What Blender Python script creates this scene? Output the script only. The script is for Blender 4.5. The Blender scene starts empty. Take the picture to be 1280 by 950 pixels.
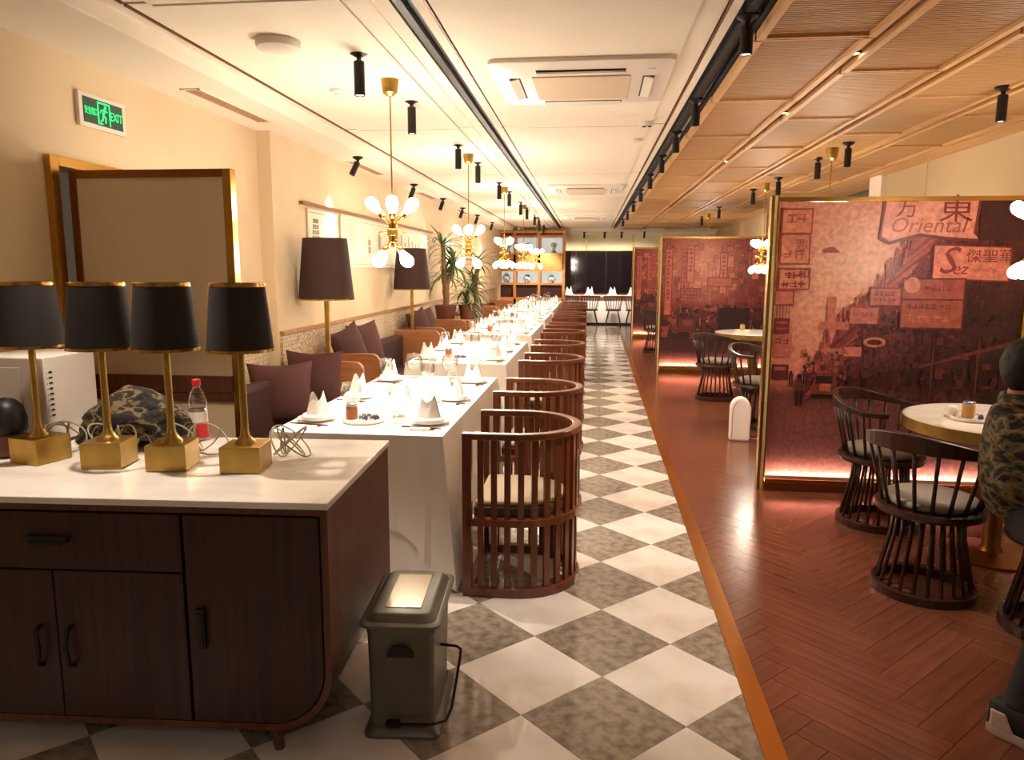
import bpy, bmesh, math, random
from math import sin, cos, pi, radians as R, sqrt
from mathutils import Vector as V, Matrix, noise
import numpy as np

random.seed(7)
C = bpy.context.scene.collection
S = bpy.context.scene

# ------------------------------------------------------------------ camera
cam = bpy.data.cameras.new('camera')
co = bpy.data.objects.new('camera', cam); C.objects.link(co); S.camera = co
YAW, PITCH, ROLL, F = .1127, .1492, .0037, 924.86
cam.sensor_fit = 'HORIZONTAL'; cam.sensor_width = 36; cam.lens = 36 * F / 1280
cam.clip_start = .05; cam.clip_end = 100
fw = V((-sin(YAW) * cos(PITCH), cos(YAW) * cos(PITCH), -sin(PITCH)))
r0 = V((cos(YAW), sin(YAW), 0)); u0 = r0.cross(fw)
rr = cos(ROLL) * r0 + sin(ROLL) * u0; uu = -sin(ROLL) * r0 + cos(ROLL) * u0
co.matrix_world = Matrix(((rr.x, uu.x, -fw.x, 0), (rr.y, uu.y, -fw.y, 0), (rr.z, uu.z, -fw.z, 1.54), (0, 0, 0, 1)))

# ------------------------------------------------------------------ world and exposure
w = bpy.data.worlds.new('world'); S.world = w; w.use_nodes = True
w.node_tree.nodes['Background'].inputs[0].default_value = (1.0, .72, .48, 1)
w.node_tree.nodes['Background'].inputs[1].default_value = .03
S.view_settings.view_transform = 'Standard'; S.view_settings.look = 'None'
S.view_settings.exposure = 1.28; S.view_settings.gamma = 1; S.view_settings.use_curve_mapping = False
WARM = (1.0, .87, .74); WARM2 = (1.0, .88, .76)
TABLE_SPOT, WALL_SPOT, AISLE_SPOT, BOOTH_SPOT, BULB = 76, 26, 56, 10, 46

def lamp_area(name, x, y, z, sx, sy, e, col=WARM2, rot=(0, 0, 0)):
    l = bpy.data.lights.new(name, 'AREA'); l.shape = 'RECTANGLE'; l.size = sx; l.size_y = sy; l.energy = e; l.color = col
    o = bpy.data.objects.new(name, l); C.objects.link(o); o.location = (x, y, z); o.rotation_euler = rot
    return o
# unseen fill lamp added overhead behind the camera to brighten the near end
lamp_area('added_fill_light', .4, -1.2, 2.5, 2.4, 1.2, 9)

# ------------------------------------------------------------------ materials
def lin(c):
    if isinstance(c, str):
        c = c.lstrip('#'); c = [int(c[i:i + 2], 16) / 255 for i in (0, 2, 4)]
        return tuple((v / 12.92 if v <= .04045 else ((v + .055) / 1.055) ** 2.4) for v in c)
    return tuple(c)
MATS = {}
def mat(name, col, rough=.5, metal=0., var=None, bump=None, emit=None, coat=0., spec=.5, rnd=0., sheen=0., aniso=0.):
    """var=(col2, scale xyz, detail, lo, hi); bump=(scale xyz, strength); rnd = tone spread between pieces"""
    m = bpy.data.materials.new(name); m.use_nodes = True
    nt = m.node_tree; N = nt.nodes; L = nt.links; p = N['Principled BSDF']
    c = lin(col); p.inputs['Base Color'].default_value = (*c, 1)
    p.inputs['Roughness'].default_value = rough; p.inputs['Metallic'].default_value = metal
    p.inputs['Specular IOR Level'].default_value = spec
    if coat: p.inputs['Coat Weight'].default_value = coat; p.inputs['Coat Roughness'].default_value = .12
    if sheen: p.inputs['Sheen Weight'].default_value = sheen
    tc = N.new('ShaderNodeTexCoord')
    def noise_at(scale, detail=4, dist=0.):
        mp = N.new('ShaderNodeMapping'); L.new(tc.outputs['Object'], mp.inputs[0]); mp.inputs['Scale'].default_value = scale
        n = N.new('ShaderNodeTexNoise'); n.inputs['Scale'].default_value = 1; n.inputs['Detail'].default_value = detail
        n.inputs['Distortion'].default_value = dist
        L.new(mp.outputs[0], n.inputs['Vector']); return n
    src = None
    if var:
        n = noise_at(var[1], var[2])
        cr = N.new('ShaderNodeValToRGB'); L.new(n.outputs[0], cr.inputs[0])
        e = cr.color_ramp.elements
        e[0].position = var[3]; e[0].color = (*c, 1); e[1].position = var[4]; e[1].color = (*lin(var[0]), 1)
        src = cr.outputs[0]
    if rnd:
        oi = N.new('ShaderNodeObjectInfo'); ge = N.new('ShaderNodeNewGeometry')
        ad = N.new('ShaderNodeMath'); ad.operation = 'ADD'; L.new(oi.outputs['Random'], ad.inputs[0]); L.new(ge.outputs['Random Per Island'], ad.inputs[1])
        mr = N.new('ShaderNodeMapRange'); mr.inputs['From Max'].default_value = 2
        mr.inputs['To Min'].default_value = 1 - rnd; mr.inputs['To Max'].default_value = 1 + rnd; L.new(ad.outputs[0], mr.inputs[0])
        hs = N.new('ShaderNodeHueSaturation'); L.new(mr.outputs[0], hs.inputs['Value'])
        if src: L.new(src, hs.inputs['Color'])
        else: hs.inputs['Color'].default_value = (*c, 1)
        src = hs.outputs[0]
    if src: L.new(src, p.inputs['Base Color'])
    if bump:
        n = noise_at(bump[0], 3)
        b = N.new('ShaderNodeBump'); b.inputs['Strength'].default_value = bump[1]; b.inputs['Distance'].default_value = .004
        L.new(n.outputs[0], b.inputs['Height']); L.new(b.outputs[0], p.inputs['Normal'])
    if emit:
        p.inputs['Emission Color'].default_value = (*lin(emit[0]), 1); p.inputs['Emission Strength'].default_value = emit[1]
    MATS[name] = m
    return m

M = dict(
    wall=mat('cream_wallpaper', '#dcc6a4', .75, var=('#d2ba96', (1.2, 1.2, 1.2), 2, .35, .7), bump=((260, 260, 60), .12)),
    wall_fab=mat('cream_fabric_wall', '#cbb48f', .85, var=('#c0a883', (.8, .8, .8), 2, .3, .7), bump=((200, 200, 200), .1)),
    ceil=mat('ceiling_paint', '#ece0ce', .8, bump=((30, 30, 30), .02)),
    ceil_dark=mat('ceiling_joint_brass', '#6e4826', .45, .5),
    track=mat('track_slot_black', '#0d0a09', .6),
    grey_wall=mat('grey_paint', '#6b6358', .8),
    green_wall=mat('pale_end_wall', '#e6dfb8', .8, var=('#ddd5ab', (2, 2, 2), 2, .3, .7)),
    wood=mat('walnut_dark', '#6e3c22', .42, var=('#4a2614', (40, 40, 2.2), 5, .3, .75), bump=((60, 60, 4), .06)),
    wood_front=mat('walnut_front', '#42211a', .45, var=('#241009', (45, 20, 1.6), 5, .3, .75), bump=((60, 60, 4), .05), rnd=.12),
    chairwood=mat('chair_wood', '#7d4222', .3, var=('#552a14', (30, 30, 4), 5, .25, .8), bump=((60, 60, 6), .05), coat=.25, rnd=.1),
    darkchair=mat('dark_chair_wood', '#3e1c12', .35, var=('#26100a', (30, 30, 4), 4, .25, .8), coat=.2),
    benchwood=mat('bench_wood', '#aa7048', .4, var=('#925a36', (6, 6, 50), 4, .3, .7), rnd=.05),
    oak=mat('ceiling_oak', '#c9a170', .5, var=('#b48a5a', (2.0, 34, 34), 5, .25, .75), rnd=.12),
    oakframe=mat('ceiling_oak_frame', '#dcb07a', .5, var=('#c99a62', (30, 1.4, 30), 3, .3, .7), rnd=.06),
    shelfwood=mat('display_cabinet_wood', '#cf8f4c', .5, var=('#b87838', (3, 3, 30), 4, .3, .7)),
    parquet=mat('parquet_wood', '#794631', .22, var=('#5d3322', (2.5, 30, 3), 2, .25, .8), rnd=.2, coat=.12),
    marble_w=mat('white_marble_tile', '#ebe2da', .09, var=('#d3c5b4', (4, 4, 4), 6, .45, .75), rnd=.04),
    marble_g=mat('grey_marble_tile', '#a09384', .11, var=('#776a5c', (20, 20, 20), 9, .40, .66), rnd=.09),
    grout=mat('floor_bed', '#7d7265', .5),
    top=mat('white_marble_counter', '#f0e8de', .2, var=('#dfd4c8', (2, 7, 4), 7, .5, .72)),
    brass=mat('brass', '#c79a4b', .26, 1.0, bump=((90, 90, 90), .03)),
    brass_sat=mat('satin_brass', '#bd9c55', .36, 1.0, var=('#a98845', (12, 12, 12), 3, .3, .7)),
    brass_floor=mat('floor_brass', '#c8873a', .3, .95, var=('#b0702c', (3, .9, 3), 3, .35, .7)),
    gold_dark=mat('bronze', '#8a5a2c', .35, .9),
    black=mat('black_metal', '#1d1614', .42, .3),
    shade=mat('black_shade_fabric', '#241c18', .85, bump=((300, 300, 120), .1)),
    shade_br=mat('brown_shade_fabric', '#38201a', .85, bump=((300, 300, 120), .1)),
    cloth=mat('white_tablecloth', '#f2ece4', .8, bump=((160, 160, 160), .05), sheen=.2),
    napkin=mat('white_napkin', '#f6f2ec', .8, bump=((120, 120, 120), .05)),
    china=mat('white_china', '#f6f1e8', .15, coat=.3),
    cushion=mat('green_grey_seat', '#4d4f3a', .8, bump=((120, 120, 120), .1)),
    cushion_top=mat('beige_seat_top', '#a8967c', .8, bump=((160, 160, 160), .1)),
    grey_cushion=mat('grey_seat_cushion', '#8f8377', .7),
    pillow=mat('aubergine_pillow', '#4c2925', .9, bump=((150, 150, 150), .15)),
    uphol=mat('aubergine_upholstery', '#3b1d19', .85, bump=((150, 150, 150), .1)),
    plastic=mat('white_plastic', '#e6dcd0', .35),
    plastic_g=mat('grey_white_plastic', '#a3978c', .45),
    vent=mat('vent_brown', '#a98058', .6),
    vent_dark=mat('vent_shadow', '#2b2320', .8),
    ac_grille=mat('air_conditioner_grille', '#cdb497', .6),
    steel=mat('grey_bin_metal', '#716d61', .4, .4, var=('#615d52', (4, 4, 4), 3, .3, .7)),
    bin_inset=mat('glossy_bin_inset', '#a08a6c', .2, .3),
    steel_dark=mat('dark_bin_wire', '#2a2622', .4, .6),
    marble_dark=mat('walnut_handle', '#180c08', .5),
    mirror=mat('dark_mirror_glass', '#1c1418', .06, .3, spec=.9),
    pot=mat('brown_pot', '#6b3a2c', .6),
    soil=mat('potting_soil', '#2a1a10', .95),
    trunk=mat('palm_trunk', '#8d6a44', .9, var=('#5d3f24', (30, 30, 60), 4, .35, .65), bump=((60, 60, 60), .6)),
    leaf=mat('palm_leaf', '#4f6230', .5, var=('#2f4a22', (6, 6, 6), 2, .3, .7), rnd=.25),
    cord=mat('grey_cord', '#a2967a', .45),
    jar=mat('brown_jar_content', '#a9683a', .35),
    jar2=mat('amber_jar_content', '#c9954e', .35),
    silver=mat('silver_foil', '#b9b6bd', .25, .9, bump=((90, 90, 90), .5)),
    purple=mat('sweet_wrapper_purple', '#5c5474', .3, .3),
    chop=mat('dark_chopsticks', '#3a211a', .35),
    hair=mat('black_hair', '#120c0b', .55, bump=((400, 400, 80), .5)),
    skin=mat('skin', '#b97858', .5),
    shoe=mat('white_shoe_rubber', '#c9b3a0', .6),
    dark_shoe=mat('black_shoe_cloth', '#191613', .8),
    trousers=mat('dark_trousers', '#1d1715', .85),
    red=mat('red_plastic', '#c8202a', .4),
    white_label=mat('white_label', '#e9dcd4', .5),
    red_label=mat('red_label', '#cf2333', .5),
    ink=mat('dark_print_ink', '#3a2320', .7),
    poster=mat('pale_poster', '#e6dac4', .7, var=('#dccdb3', (5, 5, 5), 3, .4, .7)),
    ink_pale=mat('pale_print_ink', '#9d8d83', .7),
    exit_green=mat('exit_sign_dark', '#06371f', .5, emit=('#05402a', .06)),
    exit_glow=mat('exit_sign_glow', '#18e08c', .5, emit=('#12ff7a', .55)),
    bulb_dim=mat('lit_bulb_soft', '#fff2d8', .3, emit=((1.0, .88, .72), BULB * .55)),
    bulb=mat('lit_bulb', '#fff2d8', .3, emit=((1.0, .88, .72), BULB)),
    lens=mat('lit_spot_lens', '#fff2d8', .3, emit=((1.0, .82, .6), 9)),
    lens_dim=mat('spot_lens_off', '#cfc4b2', .3),
    led=mat('lit_strip', '#ffe6cf', .3, emit=((1.0, .80, .70), 60)),
    cab_light=mat('lit_cabinet_back', '#aebcbc', .5, emit=((.85, .95, .95), .22)),
    porcelain=mat('blue_white_porcelain', '#dfe2e0', .2, var=('#5a7a96', (18, 18, 18), 3, .5, .6)),
    wainscot_cap=mat('wainscot_cap', '#b98a58', .35, .6),
    redprint_back=mat('red_glass_back', '#6a2a26', .3),
)

def custom(name):
    m = bpy.data.materials.new(name); m.use_nodes = True; return m, m.node_tree.nodes, m.node_tree.links, m.node_tree.nodes['Principled BSDF']
# thin clear glass
def glass_mat(name, tint=(1, 1, 1), k=.12):
    m, N, L, p = custom(name); N.remove(p)
    t = N.new('ShaderNodeBsdfTransparent'); t.inputs[0].default_value = (*tint, 1)
    g = N.new('ShaderNodeBsdfGlossy'); g.inputs['Roughness'].default_value = .03
    lw = N.new('ShaderNodeLayerWeight'); lw.inputs[0].default_value = .35
    mr = N.new('ShaderNodeMapRange'); mr.inputs['To Min'].default_value = k * .4; mr.inputs['To Max'].default_value = .75
    L.new(lw.outputs['Facing'], mr.inputs[0])
    mx = N.new('ShaderNodeMixShader'); L.new(mr.outputs[0], mx.inputs[0]); L.new(t.outputs[0], mx.inputs[1]); L.new(g.outputs[0], mx.inputs[2])
    L.new(mx.outputs[0], N['Material Output'].inputs[0]); return m
M['glass'] = glass_mat('clear_glass', (.97, .96, .95))
M['glass_smoke'] = glass_mat('smoked_glass', (.80, .72, .66), .2)
# camouflage cloth
def camo(name, cols, sc3=(13, 13, 22)):
    m, N, L, p = custom(name)
    tc = N.new('ShaderNodeTexCoord'); mp = N.new('ShaderNodeMapping'); mp.inputs['Scale'].default_value = sc3; L.new(tc.outputs['Object'], mp.inputs[0])
    n = N.new('ShaderNodeTexNoise'); n.inputs['Scale'].default_value = 1; n.inputs['Detail'].default_value = 3; n.inputs['Distortion'].default_value = .35; L.new(mp.outputs[0], n.inputs['Vector'])
    cr = N.new('ShaderNodeValToRGB'); cr.color_ramp.interpolation = 'CONSTANT'; L.new(n.outputs[0], cr.inputs[0])
    e = cr.color_ramp.elements; e[0].position = 0; e[0].color = (*lin(cols[0]), 1); e[1].position = .43; e[1].color = (*lin(cols[1]), 1)
    for q, c in ((.5, cols[2]), (.57, cols[3]), (.64, cols[0])):
        x = e.new(q); x.color = (*lin(c), 1)
    L.new(cr.outputs[0], p.inputs['Base Color']); p.inputs['Roughness'].default_value = .85
    n2 = N.new('ShaderNodeTexNoise'); n2.inputs['Scale'].default_value = 22; L.new(tc.outputs['Object'], n2.inputs['Vector'])
    b = N.new('ShaderNodeBump'); b.inputs['Strength'].default_value = .7; b.inputs['Distance'].default_value = .02; L.new(n2.outputs[0], b.inputs['Height']); L.new(b.outputs[0], p.inputs['Normal'])
    return m
M['camo'] = camo('camouflage_cloth', ['#1d1911', '#564b31', '#7c6546', '#35402a'])
M['camo2'] = camo('camouflage_bag_cloth', ['#0f0c0a', '#2e2419', '#75603f', '#1f1a14'], (15, 15, 20))
# patterned wainscot tile
def lace():
    m, N, L, p = custom('lace_pattern_panel')
    tc = N.new('ShaderNodeTexCoord')
    v = N.new('ShaderNodeTexVoronoi'); v.inputs['Scale'].default_value = 34; v.feature = 'DISTANCE_TO_EDGE'; v.inputs['Randomness'].default_value = .35; L.new(tc.outputs['Object'], v.inputs['Vector'])
    cr = N.new('ShaderNodeValToRGB'); L.new(v.outputs[0], cr.inputs[0]); e = cr.color_ramp.elements
    e[0].position = .03; e[0].color = (*lin('#a88c6c'), 1); e[1].position = .14; e[1].color = (*lin('#d9c7a8'), 1)
    L.new(cr.outputs[0], p.inputs['Base Color']); p.inputs['Roughness'].default_value = .5; return m
M['lace'] = lace()
# vertex coloured print
def vprint():
    m, N, L, p = custom('street_photo_print')
    a = N.new('ShaderNodeVertexColor'); a.layer_name = 'Col'
    tc = N.new('ShaderNodeTexCoord')
    n = N.new('ShaderNodeTexNoise'); n.inputs['Scale'].default_value = 30; n.inputs['Detail'].default_value = 6; L.new(tc.outputs['Object'], n.inputs['Vector'])
    mr = N.new('ShaderNodeMapRange'); mr.inputs['From Min'].default_value = .3; mr.inputs['From Max'].default_value = .7; mr.inputs['To Min'].default_value = .72; mr.inputs['To Max'].default_value = 1.22; L.new(n.outputs[0], mr.inputs[0])
    mx = N.new('ShaderNodeVectorMath'); mx.operation = 'SCALE'; L.new(a.outputs[0], mx.inputs[0]); L.new(mr.outputs[0], mx.inputs['Scale'])
    tn = N.new('ShaderNodeVectorMath'); tn.operation = 'MULTIPLY'; tn.inputs[1].default_value = (.86, .74, .84); L.new(mx.outputs[0], tn.inputs[0])
    L.new(tn.outputs[0], p.inputs['Base Color']); p.inputs['Roughness'].default_value = .4; p.inputs['Coat Weight'].default_value = .07; p.inputs['Coat Roughness'].default_value = .18
    return m
M['print'] = vprint()

# ------------------------------------------------------------------ mesh helpers
class MB:
    def __init__(s): s.v = []; s.f = []
    def add(s, vs, fs, mtx=None):
        o = len(s.v)
        s.v += [tuple(mtx @ V(p)) if mtx else tuple(p) for p in vs]
        s.f += [tuple(i + o for i in f) for f in fs]; return s
    def box(s, x0, x1, y0, y1, z0, z1, mtx=None):
        vs = [(x, y, z) for x in (x0, x1) for y in (y0, y1) for z in (z0, z1)]
        return s.add(vs, [(0, 1, 3, 2), (4, 6, 7, 5), (0, 4, 5, 1), (2, 3, 7, 6), (0, 2, 6, 4), (1, 5, 7, 3)], mtx)
    def lathe(s, prof, n=24, mtx=None, cap=True):
        vs = [(r * cos(2 * pi * k / n), r * sin(2 * pi * k / n), z) for r, z in prof for k in range(n)]
        fs = [(i * n + k, i * n + (k + 1) % n, (i + 1) * n + (k + 1) % n, (i + 1) * n + k) for i in range(len(prof) - 1) for k in range(n)]
        if cap: fs += [tuple(range(n - 1, -1, -1)), tuple((len(prof) - 1) * n + k for k in range(n))]
        return s.add(vs, fs, mtx)
    def tube(s, pts, r, n=8, closed=False):
        pts = [V(p) for p in pts]; m = len(pts); rs = r if isinstance(r, (list, tuple)) else [r] * m
        vs = []; up = None
        for i, p in enumerate(pts):
            a = pts[(i + 1) % m] if (closed or i < m - 1) else p; b = pts[i - 1] if (closed or i > 0) else p
            t = (a - b); t = t.normalized() if t.length > 1e-9 else V((0, 0, 1))
            if up is None: up = V((0, 0, 1)) if abs(t.z) < .9 else V((1, 0, 0))
            x = up.cross(t).normalized(); y = t.cross(x); up = y if abs(y.z) < 2 else up
            up = y
            vs += [tuple(p + rs[i] * (cos(2 * pi * k / n) * x + sin(2 * pi * k / n) * y)) for k in range(n)]
        fs = []
        for i in range(m if closed else m - 1):
            j = (i + 1) % m
            fs += [(i * n + k, i * n + (k + 1) % n, j * n + (k + 1) % n, j * n + k) for k in range(n)]
        if not closed: fs += [tuple(range(n - 1, -1, -1)), tuple((m - 1) * n + k for k in range(n))]
        return s.add(vs, fs)
    def sweep(s, path, wd, ht, closed=False):
        """rectangular section swept along a flat path [(x,y,z)]; wd across, ht up"""
        m = len(path); vs = []
        for i, p in enumerate(path):
            a = path[(i + 1) % m] if (closed or i < m - 1) else p; b = path[i - 1] if (closed or i > 0) else p
            t = V((a[0] - b[0], a[1] - b[1], 0)).normalized(); nx, ny = -t.y, t.x
            ww = wd[i] if isinstance(wd, list) else wd; hh = ht[i] if isinstance(ht, list) else ht
            for sx, sz in ((-1, -1), (1, -1), (1, 1), (-1, 1)):
                vs.append((p[0] + nx * ww / 2 * sx, p[1] + ny * ww / 2 * sx, p[2] + hh / 2 * sz))
        fs = []
        for i in range(m if closed else m - 1):
            j = (i + 1) % m
            fs += [(i * 4 + k, j * 4 + k, j * 4 + (k + 1) % 4, i * 4 + (k + 1) % 4) for k in range(4)]
        if not closed: fs += [(0, 1, 2, 3), tuple((m - 1) * 4 + k for k in (3, 2, 1, 0))]
        return s.add(vs, fs)
    def prism(s, poly, a0, a1, axis='y'):
        """poly in the plane normal to axis, extruded from a0 to a1"""
        n = len(poly)
        def pt(p, a): return {'y': (p[0], a, p[1]), 'x': (a, p[0], p[1]), 'z': (p[0], p[1], a)}[axis]
        vs = [pt(p, a0) for p in poly] + [pt(p, a1) for p in poly]
        fs = [tuple(range(n)), tuple(range(2 * n - 1, n - 1, -1))] + [(i, i + n, (i + 1) % n + n, (i + 1) % n) for i in range(n)]
        return s.add(vs, fs)
    def grid(s, nx, ny, fn):
        vs = [fn(i / nx, j / ny) for j in range(ny + 1) for i in range(nx + 1)]
        fs = [(j * (nx + 1) + i, j * (nx + 1) + i + 1, (j + 1) * (nx + 1) + i + 1, (j + 1) * (nx + 1) + i) for j in range(ny) for i in range(nx)]
        return s.add(vs, fs)
    def mesh(s, name):
        me = bpy.data.meshes.new(name); me.from_pydata(s.v, [], s.f); me.validate()
        bm = bmesh.new(); bm.from_mesh(me); bmesh.ops.recalc_face_normals(bm, faces=bm.faces); bm.to_mesh(me); bm.free()
        return me
def link(o, parent=None):
    C.objects.link(o)
    if parent: o.parent = parent
    return o
def obj(name, mb, m, parent=None, smooth=False, bevel=0, loc=None, rot=None, solid=0, sub=0, label=None):
    me = mb.mesh(name) if isinstance(mb, MB) else mb
    if m is not None and not me.materials: me.materials.append(M[m] if isinstance(m, str) else m)
    if smooth and isinstance(mb, MB):
        me.shade_smooth() if hasattr(me, 'shade_smooth') else None
        if smooth == 'auto': me.set_sharp_from_angle(angle=R(35))
    o = bpy.data.objects.new(name, me); link(o, parent)
    if loc: o.location = loc
    if rot: o.rotation_euler = rot
    if solid:
        q = o.modifiers.new('solid', 'SOLIDIFY'); q.thickness = solid
    if sub:
        q = o.modifiers.new('sub', 'SUBSURF'); q.levels = sub; q.render_levels = sub
    if bevel:
        q = o.modifiers.new('bevel', 'BEVEL'); q.width = bevel; q.segments = 2; q.limit_method = 'ANGLE'
    if label: o['label'] = label
    return o
def tag(o, label, cat, group=None, kind=None):
    o['label'] = label; o['category'] = cat
    if group: o['group'] = group
    if kind: o['kind'] = kind
    return o
def thing(name, label, cat, loc=(0, 0, 0), rz=0, group=None):
    o = bpy.data.objects.new(name, None); o.empty_display_size = .1; C.objects.link(o)
    o.location = loc; o.rotation_euler = (0, 0, rz); return tag(o, label, cat, group)
def struct(name, mb, m, parent=None, **k):
    o = obj(name, mb, m, parent, **k)
    if not parent: o['kind'] = 'structure'
    return o
def kids(o): return [c for c in o.children]
def dup(src, loc, rz=0, label=None, parent=None):
    r = src.copy(); C.objects.link(r); r.parent = parent
    if loc is not None: r.location = loc; r.rotation_euler = (0, 0, rz)
    if label: r['label'] = label
    for ch in TREE.get(src.name, []):
        c = dup(ch, None, 0, None, r)
    return r
TREE = {}
def freeze(root):
    """remember the tree below root so that copies are cheap"""
    def rec(o):
        TREE[o.name] = [c for c in ALLK.get(o.name, [])]
        for c in TREE[o.name]: rec(c)
    ALLK = {}
    for o in C.objects:
        if o.parent: ALLK.setdefault(o.parent.name, []).append(o)
    rec(root); return root
def text_mesh(txt, size, depth=.0006, font=None, shear=0, sx=1.0):
    c = bpy.data.curves.new('lettering', 'FONT'); c.body = txt; c.size = size; c.align_x = 'CENTER'; c.align_y = 'CENTER'
    c.extrude = depth; c.shear = shear; c.resolution_u = 2
    o = bpy.data.objects.new('lettering', c); C.objects.link(o)
    dg = bpy.context.evaluated_depsgraph_get(); me = bpy.data.meshes.new_from_object(o.evaluated_get(dg))
    bpy.data.objects.remove(o); bpy.data.curves.remove(c)
    if sx != 1.0:
        for v in me.vertices: v.co.x *= sx
    me.materials.clear()
    return me
def add_text(txt, size, m, parent, loc, rot, shear=0, sx=1.0, name='lettering', depth=.0006):
    me = text_mesh(txt, size, depth, None, shear, sx)
    return obj(name, me, m, parent, loc=loc, rot=rot)
def spot_light(name, loc, target, e, ang=50, blend=.5, size=.03, col=WARM, parent=None):
    l = bpy.data.lights.new(name, 'SPOT'); l.energy = e; l.spot_size = R(ang); l.spot_blend = blend; l.shadow_soft_size = size; l.color = col
    o = bpy.data.objects.new(name, l); C.objects.link(o)
    o.location = loc; d = V(target) - V(loc); o.rotation_euler = d.to_track_quat('-Z', 'Y').to_euler()
    if parent: o.parent = parent
    return o
def D(y): return -.0105 * (y - 3.4)      # the long rows on the left run very slightly off the aisle

XW, XN, XR, YE = -2.30, -2.42, 3.05, 21.3     # left wall, its recessed near part, right wall, end wall
HC, HS, HW = 2.60, 2.50, 2.55                 # ceiling, side soffit, wooden ceiling
def xw(y): return XW + D(y)

# ================================================================== STRUCTURE
floor = struct('floor', MB().box(-2.7, 3.6, -1.5, YE + .2, -.12, -.006), 'grout')
# -- marble tiles
T = .5657; TX0 = .3337; TY0 = 2.3686; XB0 = .562; XB1 = .636; YT = 20.28
def clip(poly, ax, lim, keep_less):
    out = []
    for i in range(len(poly)):
        a, b = poly[i], poly[(i + 1) % len(poly)]
        ia = (a[ax] <= lim) if keep_less else (a[ax] >= lim); ib = (b[ax] <= lim) if keep_less else (b[ax] >= lim)
        if ia: out.append(a)
        if ia != ib:
            t = (lim - a[ax]) / (b[ax] - a[ax]); out.append(tuple(a[k] + t * (b[k] - a[k]) for k in (0, 1)))
    return out
tile_mesh = {}
tiles = []
for i in range(-12, 4):
    for j in range(-16, 72):
        # lattice: vertices at (TX0 + i T/2, TY0 + j T/2) for i+j even; tile centres at i+j odd
        if (i + j) % 2 == 0: continue
        cx, cy = TX0 + i * T / 2, TY0 + j * T / 2
        if cx < -2.8 or cy < -1.4: continue
        h = T / 2 - .0012
        poly = [(cx + h, cy), (cx, cy + h), (cx - h, cy), (cx, cy - h)]
        full = cx + h <= XB0 and cy + h <= YT and cx - h >= -2.65
        if not full:
            poly = clip(clip(clip(poly, 0, XB0 - .001, True), 1, YT - .001, True), 0, -2.65, False)
        if len(poly) < 3: continue
        # colour: tiles whose centre shares a column with A-vertices (i even) are white, else grey
        white = (i % 2 == 0)
        tiles.append((cx, cy, poly, full, white))
near = sorted([t for t in tiles if t[0] > -1.9 and t[1] > 1.4 and (t[0] > -.75 or t[1] < 3.4)], key=lambda t: t[1])[:296]
nearset = set(id(t) for t in near)
rest = {True: MB(), False: MB()}
def tile_mb(poly, z0=-.01, z1=0.):
    return MB().prism(poly, z0, z1, 'z')
for t in tiles:
    cx, cy, poly, full, white = t
    if id(t) in nearset:
        if full:
            key = white
            if key not in tile_mesh:
                tile_mesh[key] = tile_mb([(p[0] - cx, p[1] - cy) for p in poly]).mesh('tile'); tile_mesh[key].materials.append(M['marble_w' if white else 'marble_g'])
            o = obj('tile', tile_mesh[key], None, floor, loc=(cx, cy, 0))
        else:
            obj('tile', tile_mb([(p[0] - cx, p[1] - cy) for p in poly]), 'marble_w' if white else 'marble_g', floor, loc=(cx, cy, 0))
    else: rest[white].prism(poly, -.01, 0., 'z')
for wq, nm in ((True, 'white_tiles'), (False, 'grey_tiles')):
    o = obj(nm, rest[wq], 'marble_w' if wq else 'marble_g', floor); o['kind'] = 'stuff'
# brass strips between marble and parquet
obj('brass_strip', MB().box(XB0, XB1, -1.5, YT + .05, -.01, .003), 'brass_floor', floor, label='brass inlay strip between marble and parquet')
# -- herringbone parquet
PW, PL = .12, .60
pk = []
a45 = R(45)
K = PL / PW
def hb():
    # herringbone lattice: planks along u and v with step PW, period 2*PL
    out = []
    n = int(round(K))
    for s in range(-40, 160):
        for q in range(-8, 8):
            out.append(((s + 2 * n * q) * PW, s * PW, PL, PW)); out.append((s * PW, (s + 1 + 2 * n * q) * PW, PW, PL))
    return out
cosq, sinq = cos(a45), sin(a45)
for (u0, v0, du, dv) in hb():
    g = .0012
    rect = [(u0 + g, v0 + g), (u0 + du - g, v0 + g), (u0 + du - g, v0 + dv - g), (u0 + g, v0 + dv - g)]
    poly = [(u * cosq - v * sinq + 1.2, u * sinq + v * cosq) for u, v in rect]
    cx = sum(p[0] for p in poly) / 4; cy = sum(p[1] for p in poly) / 4
    regs = [(XB1, 3.6, -1.4, YE)]
    if cy > YT - .6: regs.append((-2.9, XB1, YT + .05, YE))
    for (rx0, rx1, ry0, ry1) in regs:
        q = poly
        for ax, lim, kl in ((0, rx0 + .001, False), (0, rx1, True), (1, ry0, False), (1, ry1, True)):
            q = clip(q, ax, lim, kl)
            if len(q) < 3: break
        if len(q) >= 3: pk.append((cx, cy, q, du > dv))
pk.sort(key=lambda t: (0 if (t[1] > 1.9 and t[0] < 3.0) else 1, t[1]))
restp = MB()
for n_, (cx, cy, q, horiz) in enumerate(pk):
    if n_ < 296:
        ra = a45 if horiz else -a45; c_, s_ = cos(-ra), sin(-ra)
        obj('plank', MB().prism([((p[0] - cx) * c_ - (p[1] - cy) * s_, (p[0] - cx) * s_ + (p[1] - cy) * c_) for p in q], -.01, random.uniform(-.0005, .0), 'z'), 'parquet', floor, loc=(cx, cy, 0), rot=(0, 0, ra))
    else: restp.prism(q, -.01, 0, 'z')
o = obj('parquet_planks', restp, 'parquet', floor); o['kind'] = 'stuff'

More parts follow.
